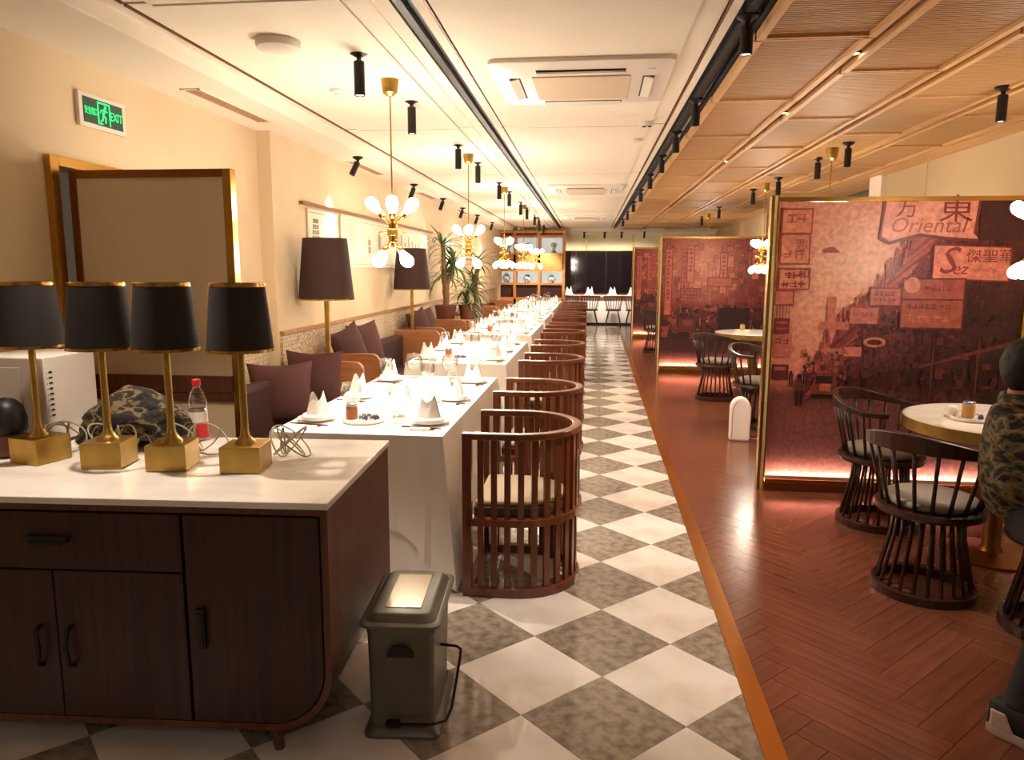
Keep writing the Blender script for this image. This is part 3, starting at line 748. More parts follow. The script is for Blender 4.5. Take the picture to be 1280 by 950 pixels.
# ================================================================== LONG TABLES, CLOTHS, PLACE SETTINGS
def table_xc(y): return -1.13 + D(y)
def perim(a, b, n, r=.02):
    """points round a rectangle with outward normals"""
    pts = []
    segs = [((a, -b), (a, b), (1, 0)), ((a, b), (-a, b), (0, 1)), ((-a, b), (-a, -b), (-1, 0)), ((-a, -b), (a, -b), (0, -1))]
    for (p, q, nn), cnt_ in zip(segs, (n[0], n[1], n[0], n[1])):
        L_ = sqrt((p[0] - q[0]) ** 2 + (p[1] - q[1]) ** 2)
        for k in range(cnt_):
            f = k / cnt_; pts.append((p[0] + (q[0] - p[0]) * f, p[1] + (q[1] - p[1]) * f, nn[0], nn[1], min(f, 1 - f) * L_, f))
    return pts
def cloth(a, b, ztop, drop, corner, amp, seed, levels=10, flare=.05):
    rn = random.Random(seed)
    P_ = perim(a, b, (64, 34)); n = len(P_); vs, fs = [], []
    ph = [rn.uniform(0, 6.28) for _ in range(6)]
    for lv in range(levels + 1):
        t = lv / levels
        for k, (x, y, nx, ny, dc, f) in enumerate(P_):
            w_ = math.exp(-dc / .10)                          # near a corner
            dr = drop + corner * math.exp(-dc / .12)
            ang = k * 2 * pi / n
            fold = sin(ang * 17 + ph[0]) * .5 + sin(ang * 29 + ph[1]) * .35 + sin(ang * 9 + ph[2]) * .4
            off = amp * fold * t ** 1.2 + flare * t * .3 + w_ * flare * t * 1.6 * (1 + .35 * sin(k * 1.9))
            if dc < .001: nx, ny = (math.copysign(.707, x), math.copysign(.707, y))
            zz = ztop - dr * t
            vs.append((x + nx * off, y + ny * off, max(zz, .012)))
    for lv in range(levels):
        for k in range(n):
            fs.append((lv * n + k, lv * n + (k + 1) % n, (lv + 1) * n + (k + 1) % n, (lv + 1) * n + k))
    vs.append((0, 0, ztop)); c = len(vs) - 1
    fs += [(k, (k + 1) % n, c) for k in range(n)]
    return MB().add(vs, fs)
def make_table():
    t = thing('dining_table', 'long dining table hidden under its white cloths, nearest', 'table', (0, 0, 0), 0, 'long dining tables')
    obj('tabletop', MB().box(-.415, .415, -.965, .965, .715, .745), 'benchwood', t)
    for sx in (-1, 1):
        for sy in (-1, 1): obj('leg', MB().box(sx * .36 - .025, sx * .36 + .025, sy * .88 - .025, sy * .88 + .025, 0, .715), 'benchwood', t)
    return freeze(t)
tb = make_table()
under = cloth(.422, .972, .748, .742, 0, .012, 3, 8, .03).mesh('table_skirt'); over_ = cloth(.428, .978, .7515, .42, .32, .024, 5, 12, .07).mesh('tablecloth')
for me in (under, over_): me.materials.append(M['cloth']); me.shade_smooth(); me.set_sharp_from_angle(angle=R(50))
# place settings
plate_me = MB().lathe([(.001, .002), (.055, .002), (.075, .008), (.10, .016), (.101, .019), (.074, .012), (.05, .006), (.001, .006)], 28, None, False).mesh('plate'); plate_me.materials.append(M['china']); plate_me.shade_smooth()
def napkin_me(seed):
    rn = random.Random(seed); n = 28; lv = 7; vs, fs = [], []
    for l in range(lv + 1):
        t = l / lv
        for k in range(n):
            a = 2 * pi * k / n
            peaks = max(0, cos(a * 1.0)) ** 2 + max(0, cos(a - 2.4)) ** 2 * .9 + max(0, cos(a + 1.9)) ** 2 * .55
            h = .042 + .075 * peaks
            r = .052 * (1 - .45 * t) + .006 * sin(a * 5 + 1) * (1 - t)
            vs.append((r * cos(a), r * .8 * sin(a), h * t))
    for l in range(lv):
        for k in range(n): fs.append((l * n + k, l * n + (k + 1) % n, (l + 1) * n + (k + 1) % n, (l + 1) * n + k))
    m_ = MB().add(vs, fs)
    m_.lathe([(.01, .0), (.060, .002), (.064, .012), (.056, .022), (.03, .02)], 24, None, False)
    me = m_.mesh('napkin'); me.materials.append(M['napkin']); me.shade_smooth(); return me
naps = [napkin_me(k) for k in range(2)]
wine_me = MB().lathe([(.001, .003), (.036, .002), (.034, .005), (.006, .009), (.0035, .02), (.0035, .085), (.008, .095), (.030, .112), (.042, .14), (.045, .165), (.040, .20), (.034, .225), (.0335, .225), (.039, .199), (.0435, .165), (.0405, .141), (.029, .115), (.001, .099)], 24, None, False).mesh('wine_glass')
bowl_me = MB().lathe([(.001, .003), (.034, .002), (.032, .005), (.006, .009), (.004, .02), (.004, .05), (.010, .06), (.044, .078), (.058, .11), (.058, .135), (.047, .175), (.0465, .175), (.0565, .135), (.0565, .111), (.043, .081), (.001, .064)], 24, None, False).mesh('wine_glass')
tum_me = MB().lathe([(.001, .002), (.030, .002), (.036, .03), (.038, .06), (.034, .10), (.0333, .10), (.037, .06), (.035, .031), (.029, .006), (.001, .006)], 22, None, False).mesh('tumbler')
for me in (wine_me, bowl_me, tum_me): me.materials.append(M['glass']); me.shade_smooth()
towel_me = MB().box(-.05, .05, -.016, .016, 0, .012).mesh('side_dish'); towel_me.materials.append(M['china'])
chop_me = MB().tube([(-.004, -.0, .012), (.004, .20, .006)], .0028, 6).tube([(.010, 0, .012), (.012, .20, .006)], .0028, 6).box(-.012, .022, .15, .165, 0, .007).mesh('chopsticks'); chop_me.materials.append(M['chop'])
jar_me = MB().lathe([(.001, .001), (.029, .001), (.031, .006), (.031, .062), (.027, .068), (.001, .068)], 20).mesh('jar'); jar_me.materials.append(M['jar']); jar_me.shade_smooth(); jar_me.set_sharp_from_angle(angle=R(40))
lid_me = MB().lathe([(.030, .068), (.031, .07), (.031, .083), (.028, .085)], 20).mesh('lid'); lid_me.materials.append(M['silver'])
tray_me = MB().lathe([(.001, .0), (.105, .0), (.112, .012), (.112, .022), (.106, .022), (.104, .012), (.001, .010)], 36, None, False).mesh('serving_tray'); tray_me.materials.append(M['china']); tray_me.shade_smooth(); tray_me.set_sharp_from_angle(angle=R(40))
sw_mb = MB().lathe([(.001, -.011), (.012, -.006), (.016, 0), (.012, .006), (.001, .011)], 8, Matrix.Rotation(R(90), 4, 'X')); sw_mb.box(-.004, .004, .010, .020, -.007, .007).box(-.004, .004, -.020, -.010, -.007, .007)
sweet_me = [sw_mb.mesh('wrapped_sweet') for _ in range(2)]; sweet_me[0].materials.append(M['silver']); sweet_me[1].materials.append(M['purple'])
ZT = .7525
def small(name, me, loc, label, cat, group, rz=0, sc=1):
    o = obj(name, me, None, None, loc=loc, rot=(0, 0, rz)); o.scale = (sc,) * 3; return tag(o, label, cat, group)
posn = ['front', 'middle', 'back']
for k, yc in enumerate(TC):
    xc = table_xc(yc); nm = ordn[k]
    if k == 0: tb.location = (xc, yc, 0)
    else: dup(tb, (xc, yc, 0), 0, f'long dining table hidden under white cloths, {nm} from the front')
    u_ = obj('table_skirt', under, None, None, loc=(xc, yc, 0)); tag(u_, f'floor-length white underskirt of the {nm} long table', 'tablecloth', 'white underskirts of the long tables')
    o_ = obj('tablecloth', over_, None, None, loc=(xc, yc, 0)); tag(o_, f'white cloth with hanging corners draped over the {nm} long table', 'tablecloth', 'white cloths of the long tables')
    rn = random.Random(k)
    for side, sx in (('wall', -1), ('aisle', 1)):
        for j, dy in enumerate((-.70, -.0, .70)):
            if k >= 4 and j == 1 and side == 'wall': pass
            x, y = xc + sx * .30, yc + dy + rn.uniform(-.02, .02)
            pl = f'{nm} long table, {side} side, {posn[j]} place'
            small('plate', plate_me, (x, y, ZT), f'white plate under the napkin on the {pl}', 'plate', 'plates on the long tables')
            small('napkin', naps[(j + k) % 2], (x, y, ZT + .008), f'white napkin folded into a crown on the {pl}', 'napkin', 'folded napkins on the long tables', rz=(0 if sx < 0 else pi) + rn.uniform(-.9, .4), sc=1.28)
            gx, gy = (xc - .17, y + .17) if sx < 0 else (xc + .10, y + .16)
            me = (wine_me if (j + k) % 2 else bowl_me)
            small('wine_glass', me, (gx, gy, ZT), f'clear stemmed wine glass on the {pl}', 'glass', 'wine glasses on the long tables')
            if sx > 0: small('tumbler', tum_me, (x - .145, y - .03, ZT), f'clear tumbler on the {pl}', 'glass', 'tumblers on the long tables')
            if k < 4:
                small('chopsticks', chop_me, (x - sx * .01 - .1, y - .135, ZT), f'dark chopsticks on a rest, {pl}', 'chopsticks', 'chopsticks on the long tables', rz=-pi / 2 + rn.uniform(-.1, .1))
                if sx > 0: small('side_dish', towel_me, (x - .01, y - .165, ZT), f'small white towel dish on the {pl}', 'dish', 'towel dishes on the long tables')
    if k < 4:
        tx, ty = xc - .05, yc - .68
        small('serving_tray', tray_me, (tx, ty, ZT), f'round white tray with jar and sweets on the {nm} long table', 'tray', 'trays on the long tables')
        j_ = small('jar', jar_me, (tx - .065, ty + .0, ZT + .0115), f'brown jar with silver lid on the tray of the {nm} long table', 'jar', 'jars on the long tables')
        obj('lid', lid_me, None, j_, label='silver jar lid')
        for q in range(7 if k < 2 else 3):
            small('wrapped_sweet', sweet_me[q % 2], (tx - .005 + (q % 4) * .028, ty - .035 + (q // 4) * .05 + rn.uniform(-.008, .008), ZT + .026), f'{("silver", "purple")[q % 2]} wrapped sweet, {words[q]} from the jar, on the tray of the {nm} long table', 'sweet', f'wrapped sweets on the tray of the {nm} long table', rz=rn.uniform(0, 3))

# ================================================================== BENCHES, PILLOWS, FLOOR LAMPS (wall side)
def arm_mb(y, x0=-.30, x1=.225, h=.85):
    pts = [(x0, .08), (x1, .08), (x1, h - .07)] + [(x1 - .07 + .07 * cos(a), h - .07 + .07 * sin(a)) for a in (pi / 8, pi / 4, 3 * pi / 8)] + [(x1 - .07, h), (x0, h)]
    return MB().prism(pts, y - .022, y + .022, 'y')
for k, (ya, yb) in enumerate(((3.36, 5.32), (5.84, 8.18), (8.62, 10.0), (11.3, 13.6), (14.0, 16.4))):
    xc = xw((ya + yb) / 2) + .37
    t = thing('bench', f'orange-brown wooden wall bench with dark upholstery, {ordn[k]} from the door', 'bench', (xc, 0, 0), 0, 'wall benches')
    for yy in (ya, yb): obj('arm_panel', arm_mb(yy), 'benchwood', t, bevel=.006)
    obj('seat_base', MB().box(-.30, .19, ya + .03, yb - .03, .10, .30), 'benchwood', t)
    obj('seat_cushion', MB().box(-.20, .215, ya + .03, yb - .03, .30, .46), 'uphol', t, bevel=.03)
    obj('backrest', MB().box(-.31, -.19, ya + .03, yb - .03, .30, .80), 'uphol', t, bevel=.03)
def pillow_me():
    n = 18; m_ = MB(); s = .215
    for sg_ in (-1, 1):
        def fn(u, v, sg_=sg_):
            a, b = u * 2 - 1, v * 2 - 1
            pin = 1 - .10 * ((1 - a * a) * b * b + (1 - b * b) * a * a) * 1.2
            th = .075 * max(0, (1 - a * a)) ** .45 * max(0, (1 - b * b)) ** .45
            return (sg_ * th, a * s * pin, b * s * pin)
        m_.grid(n, n, fn)
    me = m_.mesh('pillow'); me.materials.append(M['pillow']); me.shade_smooth(); return me
pm = pillow_me()
pl_ = [(6.14, 'nearer of the two on the second bench', .3), (6.60, 'farther of the two on the second bench', .0), (8.78, 'nearer of the two on the third bench', .2), (9.12, 'farther of the two on the third bench', 0)]
for y, lb, tw_ in pl_:
    hs = .02 if y > 5 else -.03
    o = obj('pillow', pm, None, None, loc=(xw(y) + .235, y, .73 + hs + (.08 if y > 5 else 0)), rot=(R(45 if False else 6), R(-16), tw_ * .5)); o.rotation_euler = (R(4 + tw_ * 30), R(-14), -.35 + tw_ * .3)
    tag(o, f'square aubergine pillow, {lb}', 'pillow', 'aubergine pillows on the benches')
    o.scale = (1, 1.05, 1.05)
for (x, y, z, rx, rz, lb) in ((-2.03, 5.13, .735, 8, -88, 'facing out, propped on the far arm of the first bench'), (-2.10, 4.72, .70, 10, -62, 'lower one in front, partly hidden behind the right brass lamp')):
    o = obj('pillow', pm, None, None, loc=(x, y, z), rot=(R(4), R(-rx), R(rz))); o.rotation_euler = (0, R(-rx), R(rz)); tag(o, f'square aubergine pillow, {lb}', 'pillow', 'aubergine pillows on the benches')
def make_floor_lamp():
    t = thing('floor_lamp', 'brass floor lamp with a dark tapered shade, the nearer one', 'lamp', (0, 0, 0), 0, 'floor lamps by the wall')
    obj('base', MB().box(-.14, .14, -.14, .14, 0, .025), 'brass_sat', t, bevel=.003)
    obj('pole', MB().box(-.017, .017, -.017, .017, .025, 1.32), 'brass_sat', t, bevel=.003)
    sh = obj('lamp_shade', MB().lathe([(.212, 1.30), (.168, 1.766), (.165, 1.766), (.209, 1.30)], 40, None, False), 'shade_br', t, smooth='auto')
    obj('shade_trim', MB().lathe([(.2135, 1.297), (.2135, 1.307), (.210, 1.307), (.210, 1.297)], 40, None, False), 'brass', sh)
    obj('bulb_holder', MB().lathe([(.02, 1.32), (.02, 1.42), (.03, 1.45), (.03, 1.52), (.01, 1.55)], 14), 'lens_dim', t, smooth='auto')
    return freeze(t)
fl = make_floor_lamp(); fl.location = (-2.085, 5.585, 0)
dup(fl, (-2.115, 8.40, 0), .1, 'brass floor lamp with a dark tapered shade, the farther one')

# ================================================================== PALMS ON THEIR PLANTER
pb = thing('planter_bench', 'wooden planter bench carrying the palms behind the third bench', 'planter', (-2.03, 10.62, 0))
obj('box', MB().box(-.28, .27, -.45, .45, .0, .80), 'benchwood', pb, bevel=.01); obj('ledge', MB().box(-.29, .28, -.47, .47, .80, .83), 'benchwood', pb, bevel=.006)
def leaf_blade(length, width, droop, a, el, p0):
    n = 7; d = V((cos(a) * cos(el), sin(a) * cos(el), sin(el))); side = V((-sin(a), cos(a), 0)); p = V(p0); vs = []; fs = []
    e_ = el
    for k in range(n + 1):
        t = k / n; w_ = width * (sin(pi * min(1, t * .9 + .1)) ** .6) * (1 - t * .6) if k < n else .0008
        vs += [tuple(p - side * w_ / 2 + V((0, 0, .003))), tuple(p), tuple(p + side * w_ / 2 + V((0, 0, .003)))]
        e_ -= droop / n * (1 + t)
        p = p + V((cos(a) * cos(e_), sin(a) * cos(e_), sin(e_))) * length / n
    for k in range(n): b = k * 3; fs += [(b, b + 1, b + 4, b + 3), (b + 1, b + 2, b + 5, b + 4)]
    return vs, fs
def palm(x, y, z, h, heads, label, pot_r, seed, ln=.5, wd=.035, nl=26):
    rn = random.Random(seed); t = thing('potted_palm', label, 'plant', (x, y, z), 0, 'potted palms')
    p_ = obj('pot', MB().lathe([(pot_r * .8, 0), (pot_r * .85, .01), (pot_r, .17), (pot_r * 1.05, .18), (pot_r * 1.05, .20), (pot_r * .93, .20), (pot_r * .9, .16)], 24), 'pot', t, smooth='auto')
    obj('soil', MB().lathe([(pot_r * .9, .165), (pot_r * .9, .175)], 20), 'soil', t)
    for hx, hy, hz in heads:
        pts = [(hx * f * f + .01 * sin(f * 9), hy * f, .16 + (hz - .16) * f) for f in [q / 8 for q in range(9)]]
        if hz > .3:
            obj('trunk', MB().tube(pts, [.038 - .008 * q / 8 for q in range(9)], 10), 'trunk', t, smooth=True)
        for q in range(nl):
            a = rn.uniform(0, 2 * pi); el = rn.uniform(-.2, 1.35); L_ = ln * rn.uniform(.7, 1.1)
            vs, fs = leaf_blade(L_, wd * rn.uniform(.8, 1.2), rn.uniform(.5, 1.3), a, el, (hx, hy, hz - .06 * rn.random()))
            wl_ = xw(y) + .02 - x; vs = [(max(p[0], wl_), p[1], p[2]) for p in vs]
            obj('leaf', MB().add(vs, fs), 'leaf', t)
palm(-2.12, 10.35, .83, 1.2, [(-.03, -.05, 1.05), (.10, .05, .78), (-.02, .02, .62)], 'tall palm with bare trunks and spiky crown in a brown pot', .15, 4, .50, .042, 30)
palm(-1.82, 10.45, .83, .5, [(0, 0, .2), (.02, .03, .42)], 'low bushy palm with drooping leaves beside the tall palm', .13, 9, .40, .044, 34)
palm(-1.76, 10.80, .83, .9, [(0.02, 0, .80), (-.04, .04, .55)], 'medium palm behind the bushy palm, against the display cabinet', .12, 12, .38, .040, 26)

# ================================================================== DISPLAY CABINET at the end of the long tables
DX0, DX1, DY = -2.72, -.845, 19.0
dc = thing('display_cabinet', 'tall honey-wood display cabinet with lit glass shelves at the end of the long tables', 'cabinet', (0, DY, 0))
zs = [0, .80, 1.16, 1.50, 1.92, 2.36, 2.46]
xs = [DX0 + (DX1 - DX0) * q / 3 for q in range(4)]
obj('back_panel', MB().box(DX0, DX1, .36, .38, 0, 2.46), 'shelfwood', dc)
for x in xs: obj('upright', MB().box(x - .035, x + .035, -.0, .36, 0, 2.46), 'shelfwood', dc, bevel=.004)
for z in zs[1:]: obj('shelf', MB().box(DX0, DX1, .005, .36, z - .025, z + .02), 'shelfwood', dc)
obj('cornice', MB().box(DX0 - .06, DX1 + .06, -.03, .38, 2.44, 2.50), 'shelfwood', dc, bevel=.006)
obj('drawer_band', MB().box(DX0, DX1, .0, .02, 1.52, 1.90), 'shelfwood', dc)
obj('base_front', MB().box(DX0, DX1, .0, .02, .06, .78), 'shelfwood', dc)
for q in range(3):
    a, b = xs[q] + .04, xs[q + 1] - .04
    obj('lit_back', MB().box(a, b, .35, .357, 1.18, 1.48), 'cab_light', dc); obj('lit_back', MB().box(a, b, .35, .357, 1.94, 2.33), 'cab_light', dc)
    obj('dark_box', MB().box(a, b, .05, .35, .82, 1.12), 'uphol', dc)
    obj('glass_door', MB().box(a, b, .012, .016, 1.94, 2.33), 'glass', dc)
    obj('door', MB().box(a, b, -.008, .0, .10, .76), 'shelfwood', dc, bevel=.004)
    x = (a + b) / 2 + (.08 if q == 0 else 0)
    v = obj('porcelain_vase', MB().lathe([(.05, 0), (.055, .01), (.10, .09), (.105, .13), (.06, .19), (.045, .21), (.055, .235), (.05, .235)], 22), 'porcelain', None, smooth='auto', loc=(x, DY + .19, 1.182)); v.scale = (1.0, 1.0, 1.08 - .1 * q)
    tag(v, f'blue and white porcelain jar on the lower lit shelf, {("left", "middle", "right")[q]}', 'vase', 'porcelain on the lit shelves')
    v = obj('porcelain_vase', MB().lathe([(.06, 0), (.065, .02), (.03, .08), (.035, .12), (.08, .20), (.075, .24), (.04, .26)], 22), 'porcelain', None, smooth='auto', loc=(x + .05, DY + .19, 1.942))
    tag(v, f'white footed porcelain vase on the upper lit shelf, {("left", "middle", "right")[q]}', 'vase', 'porcelain on the upper lit shelves')
for q, x in enumerate((-2.0, -1.38)):
    v = obj('ornament_jar', MB().lathe([(.07, 0), (.09, .05), (.085, .11), (.04, .14), (.03, .16)], 18) if q else MB().lathe([(.05, 0), (.08, .03), (.08, .14), (.03, .16)], 18), 'porcelain' if q else 'poster', None, smooth='auto', loc=(x, DY + .18, 2.5)); tag(v, f'pale ornament jar on top of the display cabinet, {("left", "right")[q]} one', 'jar')

# ================================================================== FAR END: mirror, counter, spindle stools, rods
mr_ = thing('wall_mirror', 'wide dark mirror across the end wall above the far counter', 'mirror', (0, YE, 0))
obj('glass_plane', MB().box(-2.3, 1.95, -.02, -.002, .84, 2.05), 'mirror', mr_)
for z0, z1 in ((.82, .85), (2.045, 2.075)): obj('mirror_frame', MB().box(-2.3, 1.95, -.035, -.001, z0, z1), 'gold_dark', mr_)
for x in (-1.45, -.6, .25, 1.1): obj('mirror_joint', MB().box(x - .006, x + .006, -.026, -.001, .85, 2.045), 'black', mr_)
ct = thing('far_counter', 'white-clothed counter table along the end wall', 'counter', (0, 20.98, 0))
obj('counter_top', MB().box(-1.6, 1.75, -.26, .26, .775, .81), 'cloth', ct, bevel=.006); obj('counter_front', MB().box(-1.6, 1.75, -.20, .24, .06, .775), 'cloth', ct); obj('plinth', MB().box(-1.6, 1.75, -.17, .24, 0, .06), 'black', ct)
def make_stool():
    t = thing('spindle_chair', 'small dark spindle-back chair at the far counter', 'chair', (0, 0, 0), 0, 'spindle chairs at the far counter')
    obj('seat', MB().lathe([(.20, .41), (.215, .425), (.215, .45), (.19, .458)], 20), 'darkchair', t, smooth='auto')
    for sx in (-1, 1):
        for sy in (-1, 1): obj('leg', MB().tube([(sx * .12, sy * .12, .42), (sx * .21, sy * .19, 0)], [.017, .013], 8), 'darkchair', t)
    arc = [(.27 * sin(a) , -.21 * cos(a) , .80) for a in [R(-80 + 160 * q / 10) for q in range(11)]]
    obj('top_rail', MB().sweep(arc, .03, .05), 'chairwood', t, bevel=.004)
    sp = MB()
    for q in range(9):
        a = R(-76 + 152 * q / 8); o_ = obj('spindle', MB().tube([(.18 * sin(a), -.17 * cos(a), .45), (.268 * sin(a), -.208 * cos(a), .79)], .011, 6), 'chairwood', t)
    return freeze(t)
st = make_stool(); st.location = (.465, 20.52, 0)
for x, lb in ((-.17, 'second from the left'), (-.74, 'leftmost'), (1.01, 'rightmost')): dup(st, (x, 20.52, 0), random.uniform(-.06, .06), f'small dark spindle-back chair at the far counter, {lb}')
st['label'] = 'small dark spindle-back chair at the far counter, third from the left'
for q, x in enumerate((-.78, -.20, .43, .98)):
    small('napkin', naps[0], (x, 20.86, .81), f'white folded napkin on the far counter, {("leftmost","second","third","rightmost")[q]}', 'napkin', 'napkins on the far counter', sc=2.2)
    small('tumbler', tum_me, (x + .05, 20.98, .81), f'clear tumbler on the far counter, {("leftmost","second","third","rightmost")[q]}', 'glass', 'tumblers on the far counter', sc=1.6)
for q, x in enumerate((-.29, .93)):
    o = obj('hanging_rod', MB().tube([(x, 20.15, HC - .16), (x, 20.15, 1.0)], .008, 8), 'brass'); tag(o, f'thin brass rod hanging at the far end, {("left", "right")[q]} one', 'rod', 'thin brass rods')

# ================================================================== SIDEBOARD AND WHAT STANDS ON IT
CBX, CBY, CBA = -.787, 2.05, R(3.0)
cb = thing('sideboard', 'dark walnut sideboard with rounded lower corners and a white marble top, at the lower left', 'cabinet', (CBX, CBY, 0), CBA)
WC, DPT, ZB, ZC = 1.60, .80, .10, .828
def outline(o=0):
    r = .20; pts = [(0 - o, ZC - o)] + [(-r - o * 0 + (r - o) * cos(a) , ZB + r + (r - o) * sin(a)) for a in [-pi / 2 * q / 10 for q in range(11)]]
    pts += [(-WC + r + (r - o) * cos(a), ZB + r + (r - o) * sin(a)) for a in [-pi / 2 - pi / 2 * q / 10 for q in range(11)]] + [(-WC + o, ZC - o)]
    return pts
OU, IN = outline(0), outline(.022)
shell = MB(); n = len(OU)
vs = [(p[0], 0, p[1]) for p in OU] + [(p[0], 0, p[1]) for p in IN] + [(p[0], DPT, p[1]) for p in OU] + [(p[0], .03, p[1]) for p in IN]
fs = []
for i in range(n):
    j = (i + 1) % n
    fs += [(i, j, n + j, n + i), (i, 2 * n + i, 2 * n + j, j), (n + i, n + j, 3 * n + j, 3 * n + i)]
fs += [tuple(range(2 * n, 3 * n)), tuple(range(3 * n, 4 * n))]
shell.add(vs, fs); obj('carcass', shell, 'wood', cb, smooth='auto')
obj('marble_top', MB().box(-WC - .004, .006, -.012, DPT + .01, ZC, .85), 'top', cb, bevel=.003)
def front_panel(x0, x1, z0, z1, name='door'):
    """a flat front cut by the rounded outline"""
    q = outline(.027)
    for ax, lim, kl in ((0, x0, False), (0, x1, True), (1, z0, False), (1, z1, True)): q = clip(q, ax, lim, kl)
    return obj(name, MB().prism(q, -.004, .02, 'y'), 'wood_front', cb, bevel=.002)
def pull(parent, pts, r=.007):
    return obj('handle', MB().tube(pts, r, 8), 'marble_dark', parent, smooth=True)
d_ = front_panel(-.445, -.027, .12, .80); obj('handle', MB().box(-.415, -.388, -.020, -.004, .375, .505).box(-.409, -.394, -.024, -.019, .385, .495), 'marble_dark', d_, bevel=.004)
d_ = front_panel(-1.285, -.455, .618, .80, 'drawer'); obj('handle', MB().box(-.935, -.805, -.022, -.004, .705, .728).box(-.92, -.82, -.028, -.020, .700, .712), 'marble_dark', d_, bevel=.003)
d_ = front_panel(-.868, -.455, .12, .612); pull(d_, [(-.825, -.004, .43), (-.825, -.026, .42), (-.832, -.03, .37), (-.825, -.026, .31), (-.825, -.004, .30)])
d_ = front_panel(-1.285, -.872, .12, .612); pull(d_, [(-.925, -.004, .43), (-.925, -.026, .42), (-.918, -.03, .37), (-.925, -.026, .31), (-.925, -.004, .30)])
d_ = front_panel(-1.57, -1.293, .12, .80)
for x in (-.22, -WC + .22):
    for y in (.06, DPT - .08): obj('leg', MB().tube([(x, y, ZB + .005), (x + (.02 if x > -.5 else -.02), y, 0)], [.022, .016], 10), 'wood', cb)
for x0 in (-WC + .2,): obj('leg_rail', MB().box(x0, -.2, .05, .075, ZB - .03, ZB), 'wood', cb)

def make_table_lamp():
    t = thing('table_lamp', 'brass table lamp', 'lamp', (0, 0, 0), 0, 'brass table lamps on the sideboard')
    h = .068; obj('base', MB().box(-h, h, -h, h, 0, .09), 'brass_sat', t, bevel=.0025)
    obj('pole', MB().lathe([(.036, .09), (.034, .097), (.025, .106), (.0165, .120), (.0135, .14), (.0125, .17), (.0115, .43), (.009, .44), (.009, .60), (.006, .62)], 20), 'brass_sat', t, smooth='auto')
    sh = obj('lamp_shade', MB().lathe([(.109, .415), (.0885, .632), (.0865, .632), (.107, .415)], 44, None, False), 'shade', t, smooth='auto')
    obj('top_trim', MB().lathe([(.0895, .626), (.0892, .638), (.0862, .638), (.0862, .626)], 44, None, False), 'brass', sh, smooth='auto')
    obj('bottom_trim', MB().lathe([(.1105, .410), (.1098, .420), (.1065, .420), (.1065, .410)], 44, None, False), 'brass', sh, smooth='auto')
    obj('shade_ring', MB().tube([(.0865, 0, .60), (0, 0, .60), (-.0865, 0, .60)], .0018, 6).tube([(0, .0865, .60), (0, -.0865, .60)], .0018, 6), 'brass', t)
    return freeze(t)
tl = make_table_lamp()
lamps = [((-1.117, 2.313), 7.4, 'rightmost of the four brass table lamps with black shades'), ((-1.379, 2.31), 10, 'third of the four brass table lamps from the left, black shade'),
         ((-1.616, 2.31), 10, 'second of the four brass table lamps from the left, black shade'), ((-1.93, 2.31), -14, 'leftmost of the four brass table lamps, its shade cut by the frame')]
lpos = []
for k, ((bx, by), ang, lb) in enumerate(lamps):
    a = R(ang); c_ = V((bx, by, 0)) + V((-.068 * cos(a) - .068 * sin(a), -.068 * sin(a) + .068 * cos(a), .8515))
    lpos.append(c_)
    if k == 0: tl.location = c_; tl.rotation_euler.z = a; tl['label'] = lb
    else: dup(tl, c_, a, lb)
def cord(c, seed, label, n=5, ext=(.10, .05)):
    rn = random.Random(seed); pts = []
    x0, y0, z0 = c
    N_ = 44 * n
    for q in range(N_):
        t = q / N_; a = t * n * 2 * pi
        rx = ext[0] * (.55 + .45 * sin(t * 9 + seed)); ry = ext[1] * (.6 + .4 * cos(t * 7 + seed))
        pts.append((x0 + rx * cos(a) + .02 * sin(t * 11), y0 + ry * sin(a) * .6, z0 + max(.006, .055 + .052 * sin(a * 1.0 + t * 5 + seed))))
    o = obj('power_cord', MB().tube(pts, .0032, 6), 'cord', smooth=True); return tag(o, label, 'cord', 'coiled lamp cords')
cord((lpos[0].x + .07, 2.56, .852), 1, 'tangled cord coiled behind the rightmost brass lamp', 5, (.075, .09))
cord((lpos[1].x - .02, 2.56, .852), 2.3, 'loose cord loops behind the third brass lamp', 3, (.11, .09))
cord((lpos[2].x - .07, 2.52, .852), 3.1, 'large cord loops left of the second brass lamp', 4, (.14, .07))
cord((lpos[3].x - .02, 2.52, .852), 4.4, 'cord loops beside the leftmost brass lamp', 3, (.12, .06))
cl = [(lpos[0].x + .02 * q, 2.47 - .006 * q + .02 * sin(q * .7), .856) for q in range(9)]
# water bottle
bt = thing('water_bottle', 'clear plastic water bottle with red cap and red-white label on the sideboard', 'bottle', (-1.595, 2.80, .8505))
bt.location = (-1.585, 2.765, .8505)
obj('bottle_body', MB().lathe([(.001, .004), (.024, .0), (.034, .006), (.036, .02), (.036, .06), (.036, .07), (.036, .15), (.034, .165), (.026, .195), (.014, .215), (.013, .235), (.0125, .24)], 28, None, False), 'glass', bt, smooth=True)
obj('water', MB().lathe([(.001, .006), (.032, .008), (.0345, .02), (.0325, .06), (.0345, .07), (.0345, .128), (.001, .128)], 24, None, False), 'glass', bt, smooth=True)
obj('label_white', MB().lathe([(.0368, .076), (.0368, .120)], 28, None, False), 'white_label', bt, smooth=True)
obj('label_red', MB().lathe([(.0368, .014), (.0368, .076)], 28, None, False), 'red_label', bt, smooth=True)
obj('cap', MB().lathe([(.015, .222), (.0165, .224), (.0165, .246), (.014, .249), (.001, .249)], 24), 'red', bt, smooth='auto')
